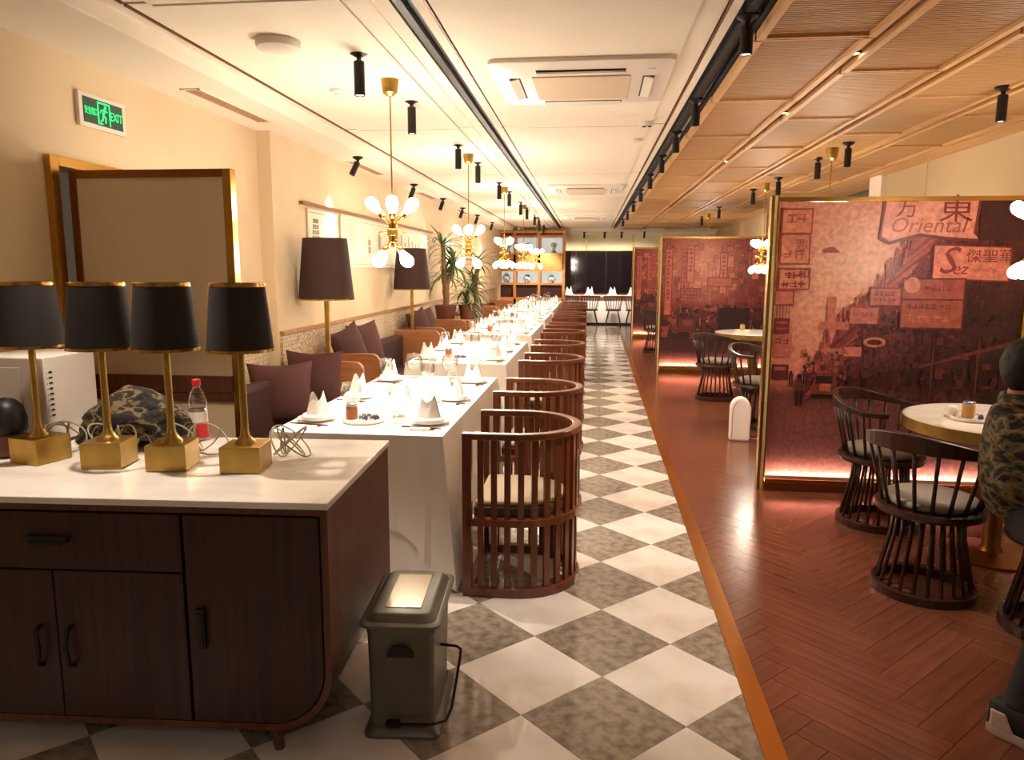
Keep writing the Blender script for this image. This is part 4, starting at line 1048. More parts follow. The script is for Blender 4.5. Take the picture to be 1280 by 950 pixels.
# appliance
ap = thing('microwave_oven', 'white box-shaped kitchen appliance with side vent slots behind the left lamps', 'appliance', (-2.085, 2.57, .8515), R(-2))
obj('casing', MB().box(-.29, 0, 0, .28, .012, .35), 'plastic', ap, bevel=.006)
obj('front_frame', MB().box(-.29, 0, -.012, -.001, .012, .345), 'plastic_g', ap, bevel=.003); obj('door_pane', MB().box(-.27, -.09, -.017, -.012, .05, .31), 'plastic_g', ap, bevel=.003)
sl = MB()
for q in range(9): sl.box(0.0002, .0012, .022, .040, .285 - q * .021, .292 - q * .021); sl.box(0.0002, .0012, .012, .015, .285 - q * .021, .289 - q * .021)
obj('vent_slots', sl, 'vent_dark', ap)
for x in (-.27, -.02):
    for y in (.02, .26): obj('foot', MB().lathe([(.01, 0), (.012, .012)], 10, Matrix.Translation((x, y, 0))), 'black', ap)
# dark domed pot
dp = thing('domed_pot', 'round black-topped brown pot at the left edge behind the first lamp', 'pot', (-2.14, 2.43, .8515))
obj('pot_body', MB().lathe([(.035, 0), (.05, .01), (.062, .05), (.062, .085), (.058, .09)], 28), 'pot', dp, smooth='auto')
obj('pot_lid', MB().lathe([(.064, .088), (.068, .10), (.070, .14), (.058, .185), (.035, .21), (.001, .218)], 28, None, False), 'black', dp, smooth='auto')
# camouflage bag
def blob(name, m, n1, n2, fn, parent=None):
    m_ = MB(); vs = []
    for j in range(n2 + 1):
        for i in range(n1):
            a = 2 * pi * i / n1; b = -pi / 2 + pi * j / n2; vs.append(fn(a, b))
    fs = [(j * n1 + i, j * n1 + (i + 1) % n1, (j + 1) * n1 + (i + 1) % n1, (j + 1) * n1 + i) for j in range(n2) for i in range(n1)]
    m_.add(vs, fs); return obj(name, m_, m, parent, smooth=True)
def bagf(a, b):
    x, y, z = cos(b) * cos(a), cos(b) * sin(a), sin(b)
    k = 1 + .22 * noise.noise(V((x * 1.6, y * 1.6, z * 1.6 + 3))) + .10 * noise.noise(V((x * 5, y * 5, z * 5)))
    X, Y, Z = .215 * x * k, .12 * y * k, .125 * z * k
    Z = max(-.108, Z + .03 * math.exp(-((X + .03) / .08) ** 2) - .05 * (X / .2) ** 2)
    return (X, Y, Z + .108)
bg = blob('camouflage_bag', 'camo2', 48, 26, bagf); bg.location = (-1.79, 2.665, .8515); bg.rotation_euler.z = .05; bg.scale = (1.05, 1, .86)
tag(bg, 'slumped camouflage jacket bundle on the sideboard behind the brass lamps', 'jacket')

# ================================================================== PEDAL BIN
bn = thing('pedal_bin', 'grey metal pedal bin with a lid and wire handle, beside the sideboard', 'bin', (-.612, 2.185, 0), R(4))
def rr(w_, d_, r, n=5, cy=0):
    return [(sx * (w_ - r) + r * cos(t0 + k * pi / 2 / n), cy + sy * (d_ - r) + r * sin(t0 + k * pi / 2 / n)) for (sx, sy, t0) in ((1, 1, 0), (-1, 1, pi / 2), (-1, -1, pi), (1, -1, 3 * pi / 2)) for k in range(n + 1)]
def stack(levels, m_=None, cap=True):
    m_ = m_ or MB(); n_ = len(levels[0][0]); vs = [(p[0], p[1], z) for pts, z in levels for p in pts]
    fs = [(l * n_ + k, l * n_ + (k + 1) % n_, (l + 1) * n_ + (k + 1) % n_, (l + 1) * n_ + k) for l in range(len(levels) - 1) for k in range(n_)]
    if cap: fs += [tuple(range(n_ - 1, -1, -1)), tuple((len(levels) - 1) * n_ + k for k in range(n_))]
    return m_.add(vs, fs)
DB = .205
obj('body', stack([(rr(.104, .180, .02, cy=DB), .02), (rr(.112, .188, .022, cy=DB), .362), (rr(.115, .191, .022, cy=DB), .367), (rr(.115, .191, .022, cy=DB), .388)]), 'steel', bn, smooth='auto')
obj('base_flange', stack([(rr(.128, .205, .03, cy=DB), 0), (rr(.128, .205, .03, cy=DB), .012), (rr(.118, .195, .03, cy=DB), .026), (rr(.106, .182, .02, cy=DB), .034)]), 'steel', bn, smooth='auto')
lid = obj('lid', stack([(rr(.130, .208, .035, cy=DB), .388), (rr(.134, .212, .035, cy=DB), .393), (rr(.134, .212, .035, cy=DB), .400), (rr(.122, .200, .035, cy=DB), .405), (rr(.118, .196, .035, cy=DB), .405), (rr(.102, .180, .035, cy=DB), .424), (rr(.09, .168, .03, cy=DB), .428)]), 'steel', bn, smooth='auto')
obj('lid_inset', stack([(rr(.062, .135, .004, cy=DB), .4275), (rr(.060, .133, .004, cy=DB), .4305)]), 'bin_inset', lid, smooth='auto')
obj('embossed_mark', MB().prism([(.0 + .045 * cos(a), .285 + .042 * sin(a)) for a in [pi * q / 12 for q in range(13)]], .0105, .0165, 'y'), 'steel_dark', bn)
obj('wire_handle', MB().tube([(-.02, .018, .052), (-.02, .006, .052), (.10, .0, .058), (.148, .005, .07), (.165, .03, .10), (.185, .12, .235), (.185, .14, .25), (.170, .15, .255), (.112, .16, .255)], .0048, 8), 'steel_dark', bn, smooth=True)
obj('pedal', MB().box(-.05, -.005, -.006, .03, .045, .058), 'steel_dark', bn, bevel=.003)

# ================================================================== RED GLASS SCREENS
def sR(c): return tuple(v / 255 for v in c)
def lin3(c): return tuple((v / 12.92 if v <= .04045 else ((v + .055) / 1.055) ** 2.4) for v in (k / 255 for k in c))
def mixc(a, b, t): t = max(0, min(1, t)); return tuple(a[k] + (b[k] - a[k]) * t for k in range(3))
def print_mesh(kind, W, H, seed):
    rn = random.Random(seed); vs, fs, cols = [], [], []
    def quad(pts, c, y):
        o = len(vs); vs.extend([(p[0], y, p[1]) for p in pts]); fs.append(tuple(range(o, o + len(pts)))); cols.append(lin3(c))
    nx, nz = 110, 124
    def bound(v):
        P_ = [(0, .05), (.33, .12), (.43, .2), (.57, .25), (.71, .41), (.85, .52), (1.01, .6)]
        for (v0, u0), (v1, u1) in zip(P_, P_[1:]):
            if v <= v1: return u0 + (u1 - u0) * (v - v0) / (v1 - v0)
        return .6
    for i in range(nx):
        for j in range(nz):
            u, v = (i + .5) / nx, (j + .5) / nz; nn = noise.noise(V((u * 7, v * 7, seed))) * 18 + rn.uniform(-7, 7)
            if kind == 1:
                sky = mixc((250, 204, 160), (222, 132, 108), abs(v - .78) * 1.5 + abs(u - .28) * .9)
                bld = mixc((150, 62, 58), (52, 19, 20), (u - .4) * 1.3 + (.75 - v) * 1.5)
                gnd = mixc((116, 66, 54), (66, 32, 30), (u - .1) * .9)
                t = (u - bound(v) + .02 * noise.noise(V((u * 20, v * 20, 1)))) / .02
                c = mixc(sky, bld, t)
                if v < .36: c = mixc(c, gnd, (.36 - v) / .05)
                if v < .09: c = mixc(c, (206, 142, 122), (.09 - v) / .12)  # glow of the sill light strip painted into the foot of the print
                nn *= .35 if t < 0 else 1.2
            else:
                c0 = mixc((240, 165, 120), (150, 60, 50), sqrt(((u - .33 if kind == 2 else u - .5) / .42) ** 2 + ((v - .80) / .40) ** 2) * .9)
                c = mixc(c0, (66, 28, 24), (.52 - v) / .16)
                if v < .12: c = mixc(c, (200, 130, 100), (.12 - v) / .12)  # light strip's glow put into the colour along the lower edge
            c = tuple(max(4, min(250, k + nn * (1 if q == 0 else .75))) for q, k in enumerate(c))
            x0, x1, z0, z1 = W * i / nx, W * (i + 1) / nx, H * j / nz, H * (j + 1) / nz
            quad([(x0, z0), (x1, z0), (x1, z1), (x0, z1)], c, 0)
    def q(px, py):   # design grid of 312 x 355 units, origin at the top left of the sheet
        return ((px) / 312 * W, (355 - py) / 355 * H)
    lay = [-.0004]
    def rect(x0, y0, x1, y1, c, border=None, sk=0):
        lay[0] -= .000004
        if border:
            quad([q(x0 - 2, y0 - 2), q(x1 + 2, y0 - 2 + sk), q(x1 + 2, y1 + 2 + sk), q(x0 - 2, y1 + 2)], border, lay[0]); lay[0] -= .00012
        quad([q(x0, y0), q(x1, y0 + sk), q(x1, y1 + sk), q(x0, y1)], c, lay[0])
    def poly(pts, c): lay[0] -= .00005; quad([q(*p) for p in pts], c, lay[0])
    def glyphs(x0, y0, n_, s, c, vert=False):
        for k in range(n_):
            gx, gy = (x0, y0 + k * s * 1.25) if vert else (x0 + k * s * 1.15, y0)
            for _ in range(3): yy = gy + rn.random() * s * .85; rect(gx, yy, gx + s, yy + s * .13, c)
            for _ in range(2): xx = gx + rn.random() * s * .8; rect(xx, gy, xx + s * .13, gy + s, c)
    # street clutter: small signs, windows, awnings receding to the left
    if kind == 1:
        for _ in range(2600):
            v = rn.uniform(.30, .98); u = bound(v) + abs(rn.gauss(0, .26))
            if u > .99: continue
            near_ = u - bound(v); s = 1.8 + near_ * 8
            base = mixc((196, 104, 88), (64, 24, 26), rn.random() ** .8 * (.55 + near_) + near_ * 1.1 + (.28 if v < .6 else 0))
            w_, h_ = s * rn.uniform(.3, 1.4), s * rn.uniform(.3, 1.8)
            if rn.random() < .4: w_ *= .25
            x, y = u * 312, (1 - v) * 355
            rect(x, y, min(311, x + w_), min(y + h_, 250), base, None, sk=-near_ * 6)
        for _ in range(260):  # ragged skyline of signs and posts along the roofs
            v = rn.uniform(.40, .99); x = bound(v) * 312 + rn.uniform(-9, 12); y = (1 - v) * 355
            rect(x, y, x + rn.uniform(.8, 4), y + rn.uniform(3, 17), mixc((206, 108, 92), (126, 46, 46), rn.random()))
        for k in range(26):   # diagonal roof lines
            y0 = 8 + k * 9; x0 = bound(1 - y0 / 355) * 312
            poly([(x0, y0 + 20), (x0 + 40, y0 - 14), (x0 + 42, y0 - 11), (x0 + 2, y0 + 24)], mixc((120, 44, 44), (190, 96, 80), rn.random()))
        for _ in range(120): x = rn.uniform(170, 310); y = rn.uniform(130, 290); rect(x, y, x + rn.uniform(2, 14), y + rn.uniform(1, 9), mixc((44, 16, 18), (96, 40, 36), rn.random() ** 2))
        
        for _ in range(90): x = rn.uniform(162, 300); y = rn.uniform(160, 290); rect(x, y, x + rn.uniform(2, 10), y + rn.uniform(2, 16), mixc((48, 18, 18), (104, 46, 38), rn.random() ** 2))
        for x in (206, 262): rect(x, 170, x + 2.0, 258, (96, 44, 38))
        poly([(190, 205), (302, 172), (302, 178), (190, 208)], (104, 48, 40))
        # left column signs
        for (x0, y0, x1, y1) in ((6, 10, 42, 38), (6, 41, 41, 76), (6, 84, 43, 108)):
            rect(x0, y0, x1, y1, (236, 160, 122), (170, 80, 64)); 
        glyphs(12, 15, 2, 11, (186, 98, 80)); glyphs(24, 46, 2, 11, (176, 88, 70), True); glyphs(10, 60, 1, 9, (186, 98, 80))
        glyphs(12, 87, 2, 9, (142, 50, 46)); glyphs(30, 87, 1, 9, (142, 50, 46)); glyphs(9, 98, 3, 9, (150, 56, 50))
        rect(2, 112, 24, 128, (222, 138, 108), (160, 74, 62)); rect(2, 146, 22, 166, (120, 46, 48)); rect(5, 150, 19, 153, (170, 84, 76)); rect(5, 158, 19, 161, (170, 84, 76))
        for k in range(5): rect(4 + k * 4, 128, 5 + k * 4, 146, (170, 84, 70))
        rect(0, 168, 26, 196, (196, 110, 90)); glyphs(5, 172, 2, 8, (120, 50, 46)); rect(2, 206, 24, 226, (92, 38, 36)); rect(5, 209, 20, 214, (170, 92, 80))
        poly([(60, 60), (66, 56), (72, 56), (80, 61), (80, 63), (60, 63)], (176, 84, 66))
        # big signs
        poly([(131, 0), (250, 0), (246, 41), (253, 50), (206, 47), (178, 43), (141, 53), (128, 46)], (128, 48, 48)); poly([(134, 0), (246, 0), (243, 39), (250, 46), (206, 43), (178, 39), (141, 49), (131, 43)], (240, 170, 140)); rect(250, 0, 311, 48, (72, 26, 28)); rect(286, 48, 311, 60, (90, 36, 34))
        rect(198, 54, 290, 94, (238, 152, 122), (138, 50, 48), sk=3)
        rect(163, 96, 238, 120, (176, 92, 76), (110, 44, 42)); poly([(174 + 10 * cos(a), 103 + 10 * sin(a)) for a in [2 * pi * k / 16 for k in range(16)]], (214, 138, 112)); glyphs(190, 104, 5, 6, (120, 54, 48))
        rect(163, 122, 238, 156, (166, 88, 68), (104, 42, 40)); glyphs(168, 126, 7, 7, (112, 48, 42)); glyphs(172, 140, 5, 9, (190, 112, 86))
        rect(123, 108, 160, 128, (196, 106, 88), (130, 52, 50)); glyphs(127, 111, 4, 6, (120, 50, 48)); glyphs(127, 119, 5, 5, (130, 56, 50))
        rect(98, 132, 134, 152, (204, 120, 98)); glyphs(103, 137, 4, 6, (176, 92, 78))
        rect(70, 118, 80, 152, (214, 130, 106)); rect(62, 150, 98, 160, (206, 122, 98)); poly([(72, 160), (82, 160), (77, 180)], (214, 134, 110)); rect(64, 184, 92, 192, (200, 120, 92)); rect(94, 182, 116, 194, (206, 124, 98))
        for k in range(20): a = k * .33; rect(130 + 12 * cos(a), 174 + 5 * sin(a), 134 + 12 * cos(a), 177 + 5 * sin(a), (196, 120, 88))
        for _ in range(70): x = rn.uniform(40, 96); y = rn.uniform(185, 222); rect(x, y, x + rn.uniform(2, 7), y + rn.uniform(2, 8), mixc((196, 110, 84), (70, 28, 26), rn.random()))
        # car, walkers
        poly([(54, 240), (60, 216), (84, 216), (90, 240), (86, 246), (56, 246)], (120, 62, 46)); rect(60, 220, 82, 230, (60, 26, 22)); rect(66, 230, 80, 240, (190, 110, 70)); rect(56, 244, 88, 248, (44, 18, 16))
        for x, y, s in ((36, 218, 1.0), (26, 214, .5), (44, 210, .5), (100, 206, .6), (120, 208, .6)):
            rect(x, y, x + 6 * s, y + 7 * s, (44, 20, 18)); rect(x - 2 * s, y + 7 * s, x + 9 * s, y + 22 * s, (92, 46, 38)); rect(x - 1 * s, y + 22 * s, x + 3 * s, y + 42 * s, (40, 18, 16)); rect(x + 5 * s, y + 22 * s, x + 9 * s, y + 42 * s, (40, 18, 16))
        poly([(250, 300), (262, 250), (290, 232), (310, 228), (310, 300)], (40, 16, 16))
    else:
        for _ in range(520):
            u, v = rn.random(), rn.uniform(.28, .98); s = rn.uniform(3, 13)
            dark = max(0, min(1, sqrt(((u - .35) / .5) ** 2 + ((v - .8) / .45) ** 2)))
            c = mixc((238, 160, 120), (112, 42, 38), dark * .8 + rn.uniform(-.35, .35)); w_ = s * (rn.uniform(.2, .5) if rn.random() < .6 else 1.4)
            rect(u * 300, (1 - v) * 355, u * 300 + w_, (1 - v) * 355 + s * rn.uniform(.5, 2.6), c)
        for x, y0, y1 in ((10, 30, 210), (52, 30, 170), (66, 20, 120), (150, 40, 150), (230, 30, 110)):
            rect(x, y0, x + 16, y1, mixc((206, 108, 84), (232, 150, 116), rn.random()), (150, 60, 50)); glyphs(x + 3, y0 + 6, int((y1 - y0) / 15), 9, (136, 52, 46), True)
        rect(52, 138, 100, 162, (196, 104, 84), (120, 46, 42)); glyphs(56, 141, 5, 7, (112, 42, 40)); glyphs(56, 151, 5, 7, (112, 42, 40))
        rect(120, 108, 180, 130, (216, 122, 96), (130, 50, 44))
        for _ in range(140): x = rn.uniform(30, 290); y = rn.uniform(180, 262); rect(x, y, x + rn.uniform(2, 12), y + rn.uniform(2, 14), mixc((120, 52, 42), (40, 18, 16), rn.random()))
        rect(150, 190, 230, 262, (54, 24, 22)); rect(50, 220, 92, 258, (112, 54, 46)); rect(58, 226, 84, 240, (150, 84, 72))
    me = bpy.data.meshes.new('street_print'); me.from_pydata(vs, [], fs)
    at = me.color_attributes.new('Col', 'FLOAT_COLOR', 'CORNER')
    arr = np.empty((len(me.loops), 4), dtype=np.float32); k = 0
    for f_, c in zip(fs, cols):
        for _ in f_: arr[k] = (*c, 1); k += 1
    at.data.foreach_set('color', arr.ravel()); me.materials.append(M['print']); return me, lay[0]
def screen(x0, x1, y, kind, label, seed):
    W, H, z0 = x1 - x0, 1.89, .10
    t = thing('printed_glass_screen', label, 'screen', (x0, y, 0), 0, 'red printed glass screens')
    obj('glass_sheet', MB().box(0, W, -.004, .008, z0, z0 + H), 'redprint_back', t)
    pmesh, deep = print_mesh(kind, W, H, seed)
    p_ = obj('street_print', pmesh, None, t, loc=(0, -.0055, z0))
    obj('post', MB().box(-.052, -.03, -.035, .035, 0, 2.03), 'brass', t, bevel=.002); obj('post', MB().box(-.012, .0, -.035, .035, 0, 2.03), 'brass', t, bevel=.002)
    obj('post_core', MB().box(-.03, -.012, -.028, .028, 0, 2.025), 'green_wall', t)
    obj('end_post', MB().box(W, W + .035, -.03, .03, 0, 2.03), 'brass', t, bevel=.002)
    obj('top_rail', MB().box(0, W, -.025, .025, z0 + H + .002, 2.02), 'brass', t)
    obj('sill', MB().box(0, W, -.055, .045, .0, .062), 'gold_dark', t, bevel=.003)
    obj('sill_lip', MB().box(0, W, -.055, -.048, .062, .085), 'brass', t)
    obj('light_strip', MB().box(.02, W - .02, -.044, -.026, .064, .070), 'led', t)
    # lettering of the print
    def tx(s, size, px, py, col, shear=0, sx=1): o = add_text(s, size, col, t, (px / 312 * W, -.0055 + deep - .0004, z0 + (355 - py) / 355 * H), (pi / 2, 0, 0), shear, sx, depth=.0002)
    if kind == 1:
        tx('Oriental', .142, 186, 30, 'ink_red', .25, 1.0); tx('方', .15, 160, 9, 'ink_deep'); tx('東', .19, 220, 12, 'ink_deep', 0, 1.2)
        tx('S', .25, 214, 74, 'ink_deep', .25); tx('ez', .11, 230, 83, 'ink_deep', .25); tx('傑聖華', .092, 266, 68, 'ink_deep', 0, 1.1); tx('ORIENTAL', .03, 262, 84, 'ink_red'); tx('三和', .07, 28, 90, 'ink_deep', 0, 1.2); tx('泰', .09, 32, 56, 'ink_red')
    return t
M['ink_red'] = mat('print_ink_rose', '#a8574a', .4); M['ink_deep'] = mat('print_ink_maroon', '#8a3230', .4)
screen(1.205, 2.80, 5.27, 1, 'red street-photo glass screen nearest, behind the round table', 1)
screen(.955, 2.72, 11.29, 2, 'red street-photo glass screen, second from the front', 5)
screen(.83, 2.60, 16.9, 3, 'red street-photo glass screen farthest, partly hidden by the second', 8)
struct('trim_2', MB().box(2.84, 3.05, 5.22, 5.34, 0, HW), 'wall_fab')

# ================================================================== ROUND TABLES AND SPINDLE CHAIRS
def make_round():
    t = thing('round_table', 'round white-topped table with brass edge', 'table', (0, 0, 0), 0, 'round tables of the booths')
    obj('tabletop', MB().lathe([(.001, .715), (.47, .715), (.478, .72), (.478, .752), (.470, .758), (.001, .758)], 64, None, False), 'top', t, smooth='auto')
    obj('brass_edge', MB().lathe([(.479, .692), (.484, .692), (.484, .753), (.479, .753)], 64, None, False), 'brass_sat', t, smooth='auto')
    obj('pedestal', MB().lathe([(.24, 0), (.24, .012), (.06, .03), (.045, .06), (.04, .6), (.07, .69), (.16, .714)], 32), 'gold_dark', t, smooth='auto')
    return freeze(t)
rt = make_round(); rt.location = (2.17, 4.14, 0); rt['label'] = 'round white-topped table with brass edge beside the man, nearest'
dup(rt, (2.02, 6.95, 0), 0, 'round white-topped brass-edged table behind the first red screen')
dup(rt, (1.99, 9.62, 0), 0, 'round white-topped brass-edged table between the first and second red screens')
dup(rt, (1.72, 14.5, 0), 0, 'round white-topped brass-edged table seen beyond the second red screen')
def make_spindle():
    t = thing('spindle_armchair', 'dark spindle armchair', 'chair', (0, 0, 0), 0, 'dark spindle armchairs of the booths')
    ring = [(.215 * cos(a), .215 * sin(a), .022) for a in [2 * pi * k / 36 for k in range(36)]]
    obj('base_ring', MB().sweep(ring, .036, .044, True), 'darkchair', t, bevel=.004)
    obj('seat', MB().lathe([(.17, .385), (.235, .40), (.245, .415), (.24, .435), (.21, .438)], 40), 'darkchair', t, smooth='auto')
    obj('seat_cushion', MB().lathe([(.19, .44), (.205, .452), (.20, .476), (.16, .488), (.001, .490)], 36, None, False), 'grey_cushion', t, smooth=True)
    sm = MB().tube([(.148, 0, .395), (.158, 0, .28), (.208, 0, .035)], [.0085, .0085, .0085], 6).mesh('spindle'); sm.materials.append(M['darkchair']); sm.shade_smooth()
    for k in range(22): obj('spindle', sm, None, t, rot=(0, 0, 2 * pi * k / 22))
    angs = [R(62 + 236 * q / 24) for q in range(25)]
    def zr(a): return .715 + .055 * max(0, -cos(a)) ** 1.2
    path = [((.272 + .008 * -cos(a)) * cos(a), .285 * sin(a), zr(a)) for a in angs]
    hts = [.03 + .055 * max(0, -cos(a)) ** 1.5 for a in angs]
    obj('back_rail', MB().sweep(path, .034, hts), 'darkchair', t, bevel=.005)
    for q in range(1, 24, 2):
        a = angs[q]; obj('back_spindle', MB().tube([(.205 * cos(a), .205 * sin(a), .43), (path[q][0], path[q][1], path[q][2] - hts[q] * .4)], .0095, 7), 'darkchair', t, smooth=True)
    return freeze(t)
sc_ = make_spindle(); sc_.location = (1.61, 3.63, 0); sc_.rotation_euler.z = R(40); sc_['label'] = 'dark spindle armchair at the near side of the nearest round table'
for loc, rz, lb in (((1.745, 4.62, 0), R(-42), 'dark spindle armchair between the nearest round table and the first red screen'),
                    ((2.02, 3.25, 0), R(165), 'dark spindle armchair under the seated man'),
                    ((1.44, 9.0, 0), R(48), 'dark spindle armchair in front of the second red screen'),
                    ((1.60, 7.45, 0), R(-48), 'dark spindle armchair behind the white air purifier, cut by the first red screen'),
                    ((1.12, 14.1, 0), R(35), 'dark spindle armchair left of the second red screen, far back')):
    dup(sc_, loc, rz, lb)
# things on the round tables
j2 = bpy.data.meshes.new('jar'); j2 = jar_me.copy(); j2.materials.clear(); j2.materials.append(M['jar2'])
lid2 = lid_me
def jar_at(x, y, lb):
    o = obj('jar', j2, None, None, loc=(x, y, .7715)); tag(o, lb, 'jar', 'amber jars on the round tables'); obj('lid', lid2, None, o, label='silver jar lid'); return o
small('serving_tray', tray_me, (1.98, 4.09, .759), 'round white tray on the nearest round table', 'tray', 'trays on the round tables', sc=.9)
jar_at(1.97, 4.10, 'amber jar with silver lid on the nearest round table, beside the man')
small('serving_tray', tray_me, (1.86, 9.72, .759), 'round white tray on the round table between the red screens', 'tray', 'trays on the round tables', sc=.9)
jar_at(1.86, 9.72, 'amber jar with silver lid on the round table between the red screens')
tc_ = thing('tea_cup', 'white round-bodied cup left of the amber jar on the nearest round table', 'cup', (1.915, 4.16, .759))
obj('body', MB().lathe([(.02, 0), (.034, .008), (.036, .03), (.03, .055), (.018, .066), (.001, .068)], 24, None, False), 'china', tc_, smooth=True); obj('foot', MB().lathe([(.024, 0), (.024, .004)], 20), 'china', tc_)
o = obj('wrapped_sweet', sweet_me[1], None, None, loc=(2.0, 4.03, .784)); tag(o, 'purple wrapped sweet beside the amber jar', 'sweet')
# air purifier
pf = thing('air_purifier', 'white rounded tower air purifier on the wood floor before the first red screen', 'appliance', (1.318, 6.80, 0), R(-8))
prof = [(-.085, .0), (.085, .0), (.09, .02), (.092, .22)] + [(.092 * cos(a) * 1.0, .29 + .11 * sin(a)) for a in [pi * q / 14 for q in range(15)]] + [(-.092, .22), (-.09, .02)]
obj('shell', MB().prism(prof, -.06, .06, 'y'), 'plastic', pf, bevel=.02)
obj('side_seam', MB().tube([(-.066 + .0 * q, -.0605, .02 + q * .045) for q in range(7)] + [(-.05, -.0605, .33), (-.02, -.0605, .37)], .0022, 6), 'vent_dark', pf)
obj('grille', MB().box(-.03, .03, .060, .064, .08, .30), 'plastic_g', pf)
cd = obj('power_cord', MB().tube([(1.40, 6.84, .03), (1.44, 6.83, .006), (1.50, 6.86, .006), (1.55, 6.80, .006), (1.62, 6.84, .006)], .004, 6), 'plastic', smooth=True); tag(cd, 'white cord running from the air purifier across the floor', 'cord')

# ================================================================== SEATED MAN
def skin_obj(name, nodes, edges, m, parent=None, sub=2, root=0):
    me = bpy.data.meshes.new(name); me.from_pydata([n_[0] for n_ in nodes], edges, [])
    o = bpy.data.objects.new(name, me); C.objects.link(o)
    md = o.modifiers.new('skin', 'SKIN'); md.use_smooth_shade = True
    for k, n_ in enumerate(nodes):
        r_ = n_[1] if isinstance(n_[1], tuple) else (n_[1], n_[1]); me.skin_vertices[0].data[k].radius = r_
        me.skin_vertices[0].data[k].use_root = (k == root)
    s_ = o.modifiers.new('sub', 'SUBSURF'); s_.levels = sub; s_.render_levels = sub
    dg = bpy.context.evaluated_depsgraph_get(); new = bpy.data.meshes.new_from_object(o.evaluated_get(dg)); new.name = name
    bpy.data.objects.remove(o); new.materials.clear(); new.materials.append(M[m]); new.shade_smooth()
    o2 = bpy.data.objects.new(name, new); link(o2, parent); return o2
man = thing('person', 'seated person in a camouflage jacket with short black hair, cut by the right frame edge', 'person', (0, 0, 0))
nodes, edges = [], []
def nd(p, r, frm=None):
    nodes.append((tuple(p), r)); i = len(nodes) - 1
    if frm is not None: edges.append((frm, i))
    return i
pel = nd((1.89, 3.24, .56), .115); belly = nd((1.84, 3.22, .72), .11, pel); chest = nd((1.78, 3.20, .87), .10, belly); nb = nd((1.768, 3.19, .99), .052, chest)
nk = nd((1.775, 3.185, 1.07), .052, nb); jaw = nd((1.79, 3.18, 1.12), .070, nk); skull = nd((1.785, 3.18, 1.175), .088, jaw); crown = nd((1.782, 3.18, 1.215), .062, skull)
nose = nd((1.885, 3.17, 1.145), .012, skull); chin = nd((1.855, 3.172, 1.085), .022, jaw)
hands = []
for sgn, pts in ((1, [(1.71, 3.05, .94), (1.63, 2.95, .70), (1.91, 2.86, .68)]), (-1, [(1.85, 3.35, .94), (1.93, 3.42, .76), (2.12, 3.30, .80)])):
    a = nd(pts[0], .055, chest); b = nd(pts[1], .042, a); c = nd(pts[2], .027, b); d = V(pts[2]) - V(pts[1]); d.normalize()
    palm_ = nd(V(pts[2]) + d * .05, (.036, .018), c); lat = d.cross(V((0, 0, 1))).normalized()
    for f in range(4):
        off = lat * (.026 - .0175 * f); L_ = (.062, .072, .067, .052)[f]
        p1 = V(pts[2]) + d * .085 + off; k1 = nd(p1, .0095, palm_); k2 = nd(p1 + d * L_ * .5 + V((0, 0, -.010)), .0085, k1); nd(p1 + d * L_ * .9 + V((0, 0, -.03)), .0075, k2)
    th = V(pts[2]) + d * .035 + lat * sgn * .035; k1 = nd(th, .011, palm_); nd(th + d * .035 + lat * sgn * .012, .009, k1)
for pts in ([(1.83, 3.12, .53), (1.74, 2.68, .50), (1.475, 2.455, .115)], [(1.98, 3.32, .53), (2.30, 3.05, .52), (2.28, 2.92, .11)]):
    a = nd(pts[0], .088, pel); b = nd(pts[1], .050, a); c = nd(pts[2], .024, b)
    d = V((1, -.35, 0)).normalized() if pts[0][1] < 3.2 else V((.7, -.7, 0)).normalized(); nd(V(pts[2]) + d * .11 + V((0, 0, -.06)), .022, c)
body = skin_obj('body', nodes, edges, 'skin', man, 2, 0)
# head details
obj('hair', MB().add(*(lambda n1, n2: ([(1.780 + (.096 + .012 * noise.noise(V((4 * cos(a), 4 * sin(a), 3 * b)))) * cos(b) ** .8 * cos(a) * (1.0 if cos(a) < .3 else .93), 3.18 + .086 * cos(b) * sin(a), 1.166 + (.108 + .010 * noise.noise(V((3 * cos(a), 3 * sin(a), 4 * b)))  if b > 0 else .120) * sin(b)) for j in range(n2 + 1) for i in range(n1) for a, b in [(2 * pi * i / n1, (-1.05 if cos(2 * pi * i / n1) < .1 else .28 + .1 * cos(2 * pi * i / n1)) * (1 - j / n2) + pi / 2 * (j / n2))]],
     [(j * n1 + i, j * n1 + (i + 1) % n1, (j + 1) * n1 + (i + 1) % n1, (j + 1) * n1 + i) for j in range(n2) for i in range(n1)]))(40, 14)), 'hair', man, smooth=True)
for sy in (-1, 1):
    obj('ear', MB().lathe([(.001, -.006), (.014, -.006), (.018, 0), (.012, .008), (.006, .004), (.001, .004)], 16, Matrix.Translation((1.798, 3.18 + sy * .090, 1.150)) @ Matrix.Rotation(R(-90 * -sy), 4, 'X') @ Matrix.Diagonal((1, 1.6, 1, 1))), 'skin', man, smooth=True)
    obj('eye', MB().lathe([(.001, -.008), (.008, -.004), (.010, 0), (.008, .004), (.001, .008)], 12, Matrix.Translation((1.857, 3.172 + sy * .030, 1.165)) @ Matrix.Rotation(R(90), 4, 'Y')), 'white_label', man, smooth=True)
    obj('eyebrow', MB().box(1.856, 1.862, 3.172 + sy * .030 - .016, 3.172 + sy * .030 + .016, 1.183, 1.188), 'hair', man)
obj('mouth', MB().box(1.856, 1.862, 3.160, 3.188, 1.105, 1.111), 'red_label', man)
jn, je = [], []
nodes, edges = [], []
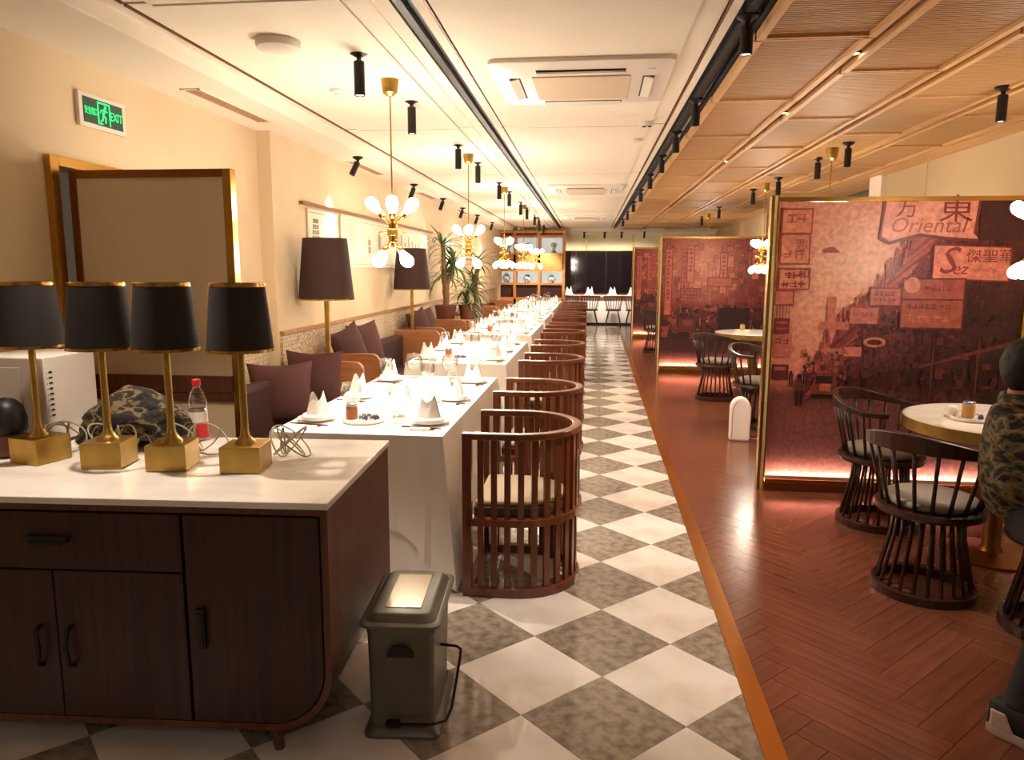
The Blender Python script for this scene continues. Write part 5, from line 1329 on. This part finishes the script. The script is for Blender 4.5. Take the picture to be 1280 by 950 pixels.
p0 = nd((1.88, 3.23, .50), .165); p1 = nd((1.83, 3.22, .66), .168, p0); p2 = nd((1.77, 3.2, .83), .150, p1); p3 = nd((1.765, 3.19, .955), .112, p2); p4 = nd((1.77, 3.188, 1.01), .075, p3)
for pts in ([(1.70, 3.06, .925), (1.62, 2.95, .70), (1.87, 2.87, .68)], [(1.85, 3.36, .925), (1.93, 3.43, .76), (2.07, 3.33, .79)]):
    a = nd(pts[0], .082, p2); b = nd(pts[1], .070, a); nd(pts[2], .044, b)
skin_obj('jacket', nodes, edges, 'camo', man, 2, 0)
man.location.x = -.045
obj('collar', MB().lathe([(.078, 0), (.072, .045), (.064, .048), (.068, 0)], 24, Matrix.Translation((1.77, 3.188, 1.0)), False), 'camo', man, smooth=True)
nodes, edges = [], []
p0 = nd((1.90, 3.24, .535), .12)
for pts in ([(1.83, 3.12, .535), (1.74, 2.68, .505), (1.475, 2.455, .045)], [(1.98, 3.32, .535), (2.30, 3.05, .52), (2.282, 2.925, .05)]):
    a = nd(pts[0], .10, p0); b = nd(pts[1], .076, a); m_ = nd(V(pts[1]).lerp(V(pts[2]), .6), .068, b); nd(pts[2], .066, m_)
skin_obj('trousers', nodes, edges, 'trousers', man, 2, 0)
for p_, q_ in (((1.575, 2.54, .235), (1.473, 2.452, .075)), ((2.286, 2.955, .24), (2.282, 2.925, .075))):
    obj('trouser_cuff', MB().tube([p_, q_], [.062, .057], 16), 'trousers', man, smooth='auto')
for (x, y, dx, dy) in ((1.462, 2.44, .66, -.75), (2.27, 2.93, .7, -.7)):
    ang = math.atan2(dy, dx)
    L_ = [(-.075, .036), (-.05, .042), (.0, .043), (.08, .047), (.14, .046), (.185, .034), (.20, .012)]
    def foot_outline(k): return [(a, b * k) for a, b in L_] + [(a, -b * k) for a, b in reversed(L_)]
    s_ = obj('shoe', stack([(foot_outline(1.0), .022), (foot_outline(1.0), .06), (foot_outline(.9), .075)] + [([(a * (1 - .0) if a < .03 else .03 + (a - .03) * .35, b * .8) for a, b in foot_outline(1)], .105)]), 'dark_shoe', man, smooth=True, loc=(x, y, 0), rot=(0, 0, ang))
    obj('sole', stack([(foot_outline(1.06), .001), (foot_outline(1.12), .02), (foot_outline(1.08), .032)]), 'shoe', s_, smooth='auto')
    hc = [(-.078, .032), (-.078, -.032), (.02, -.047), (.02, .047)]
    obj('heel_counter', stack([([(-.083, .02), (-.083, -.02), (-.06, -.046), (.01, -.049), (.01, .049), (-.06, .046)], .03), ([(-.080, .02), (-.080, -.02), (-.058, -.043), (-.02, -.046), (-.02, .046), (-.058, .043)], .085)]), 'shoe', s_, bevel=.004)
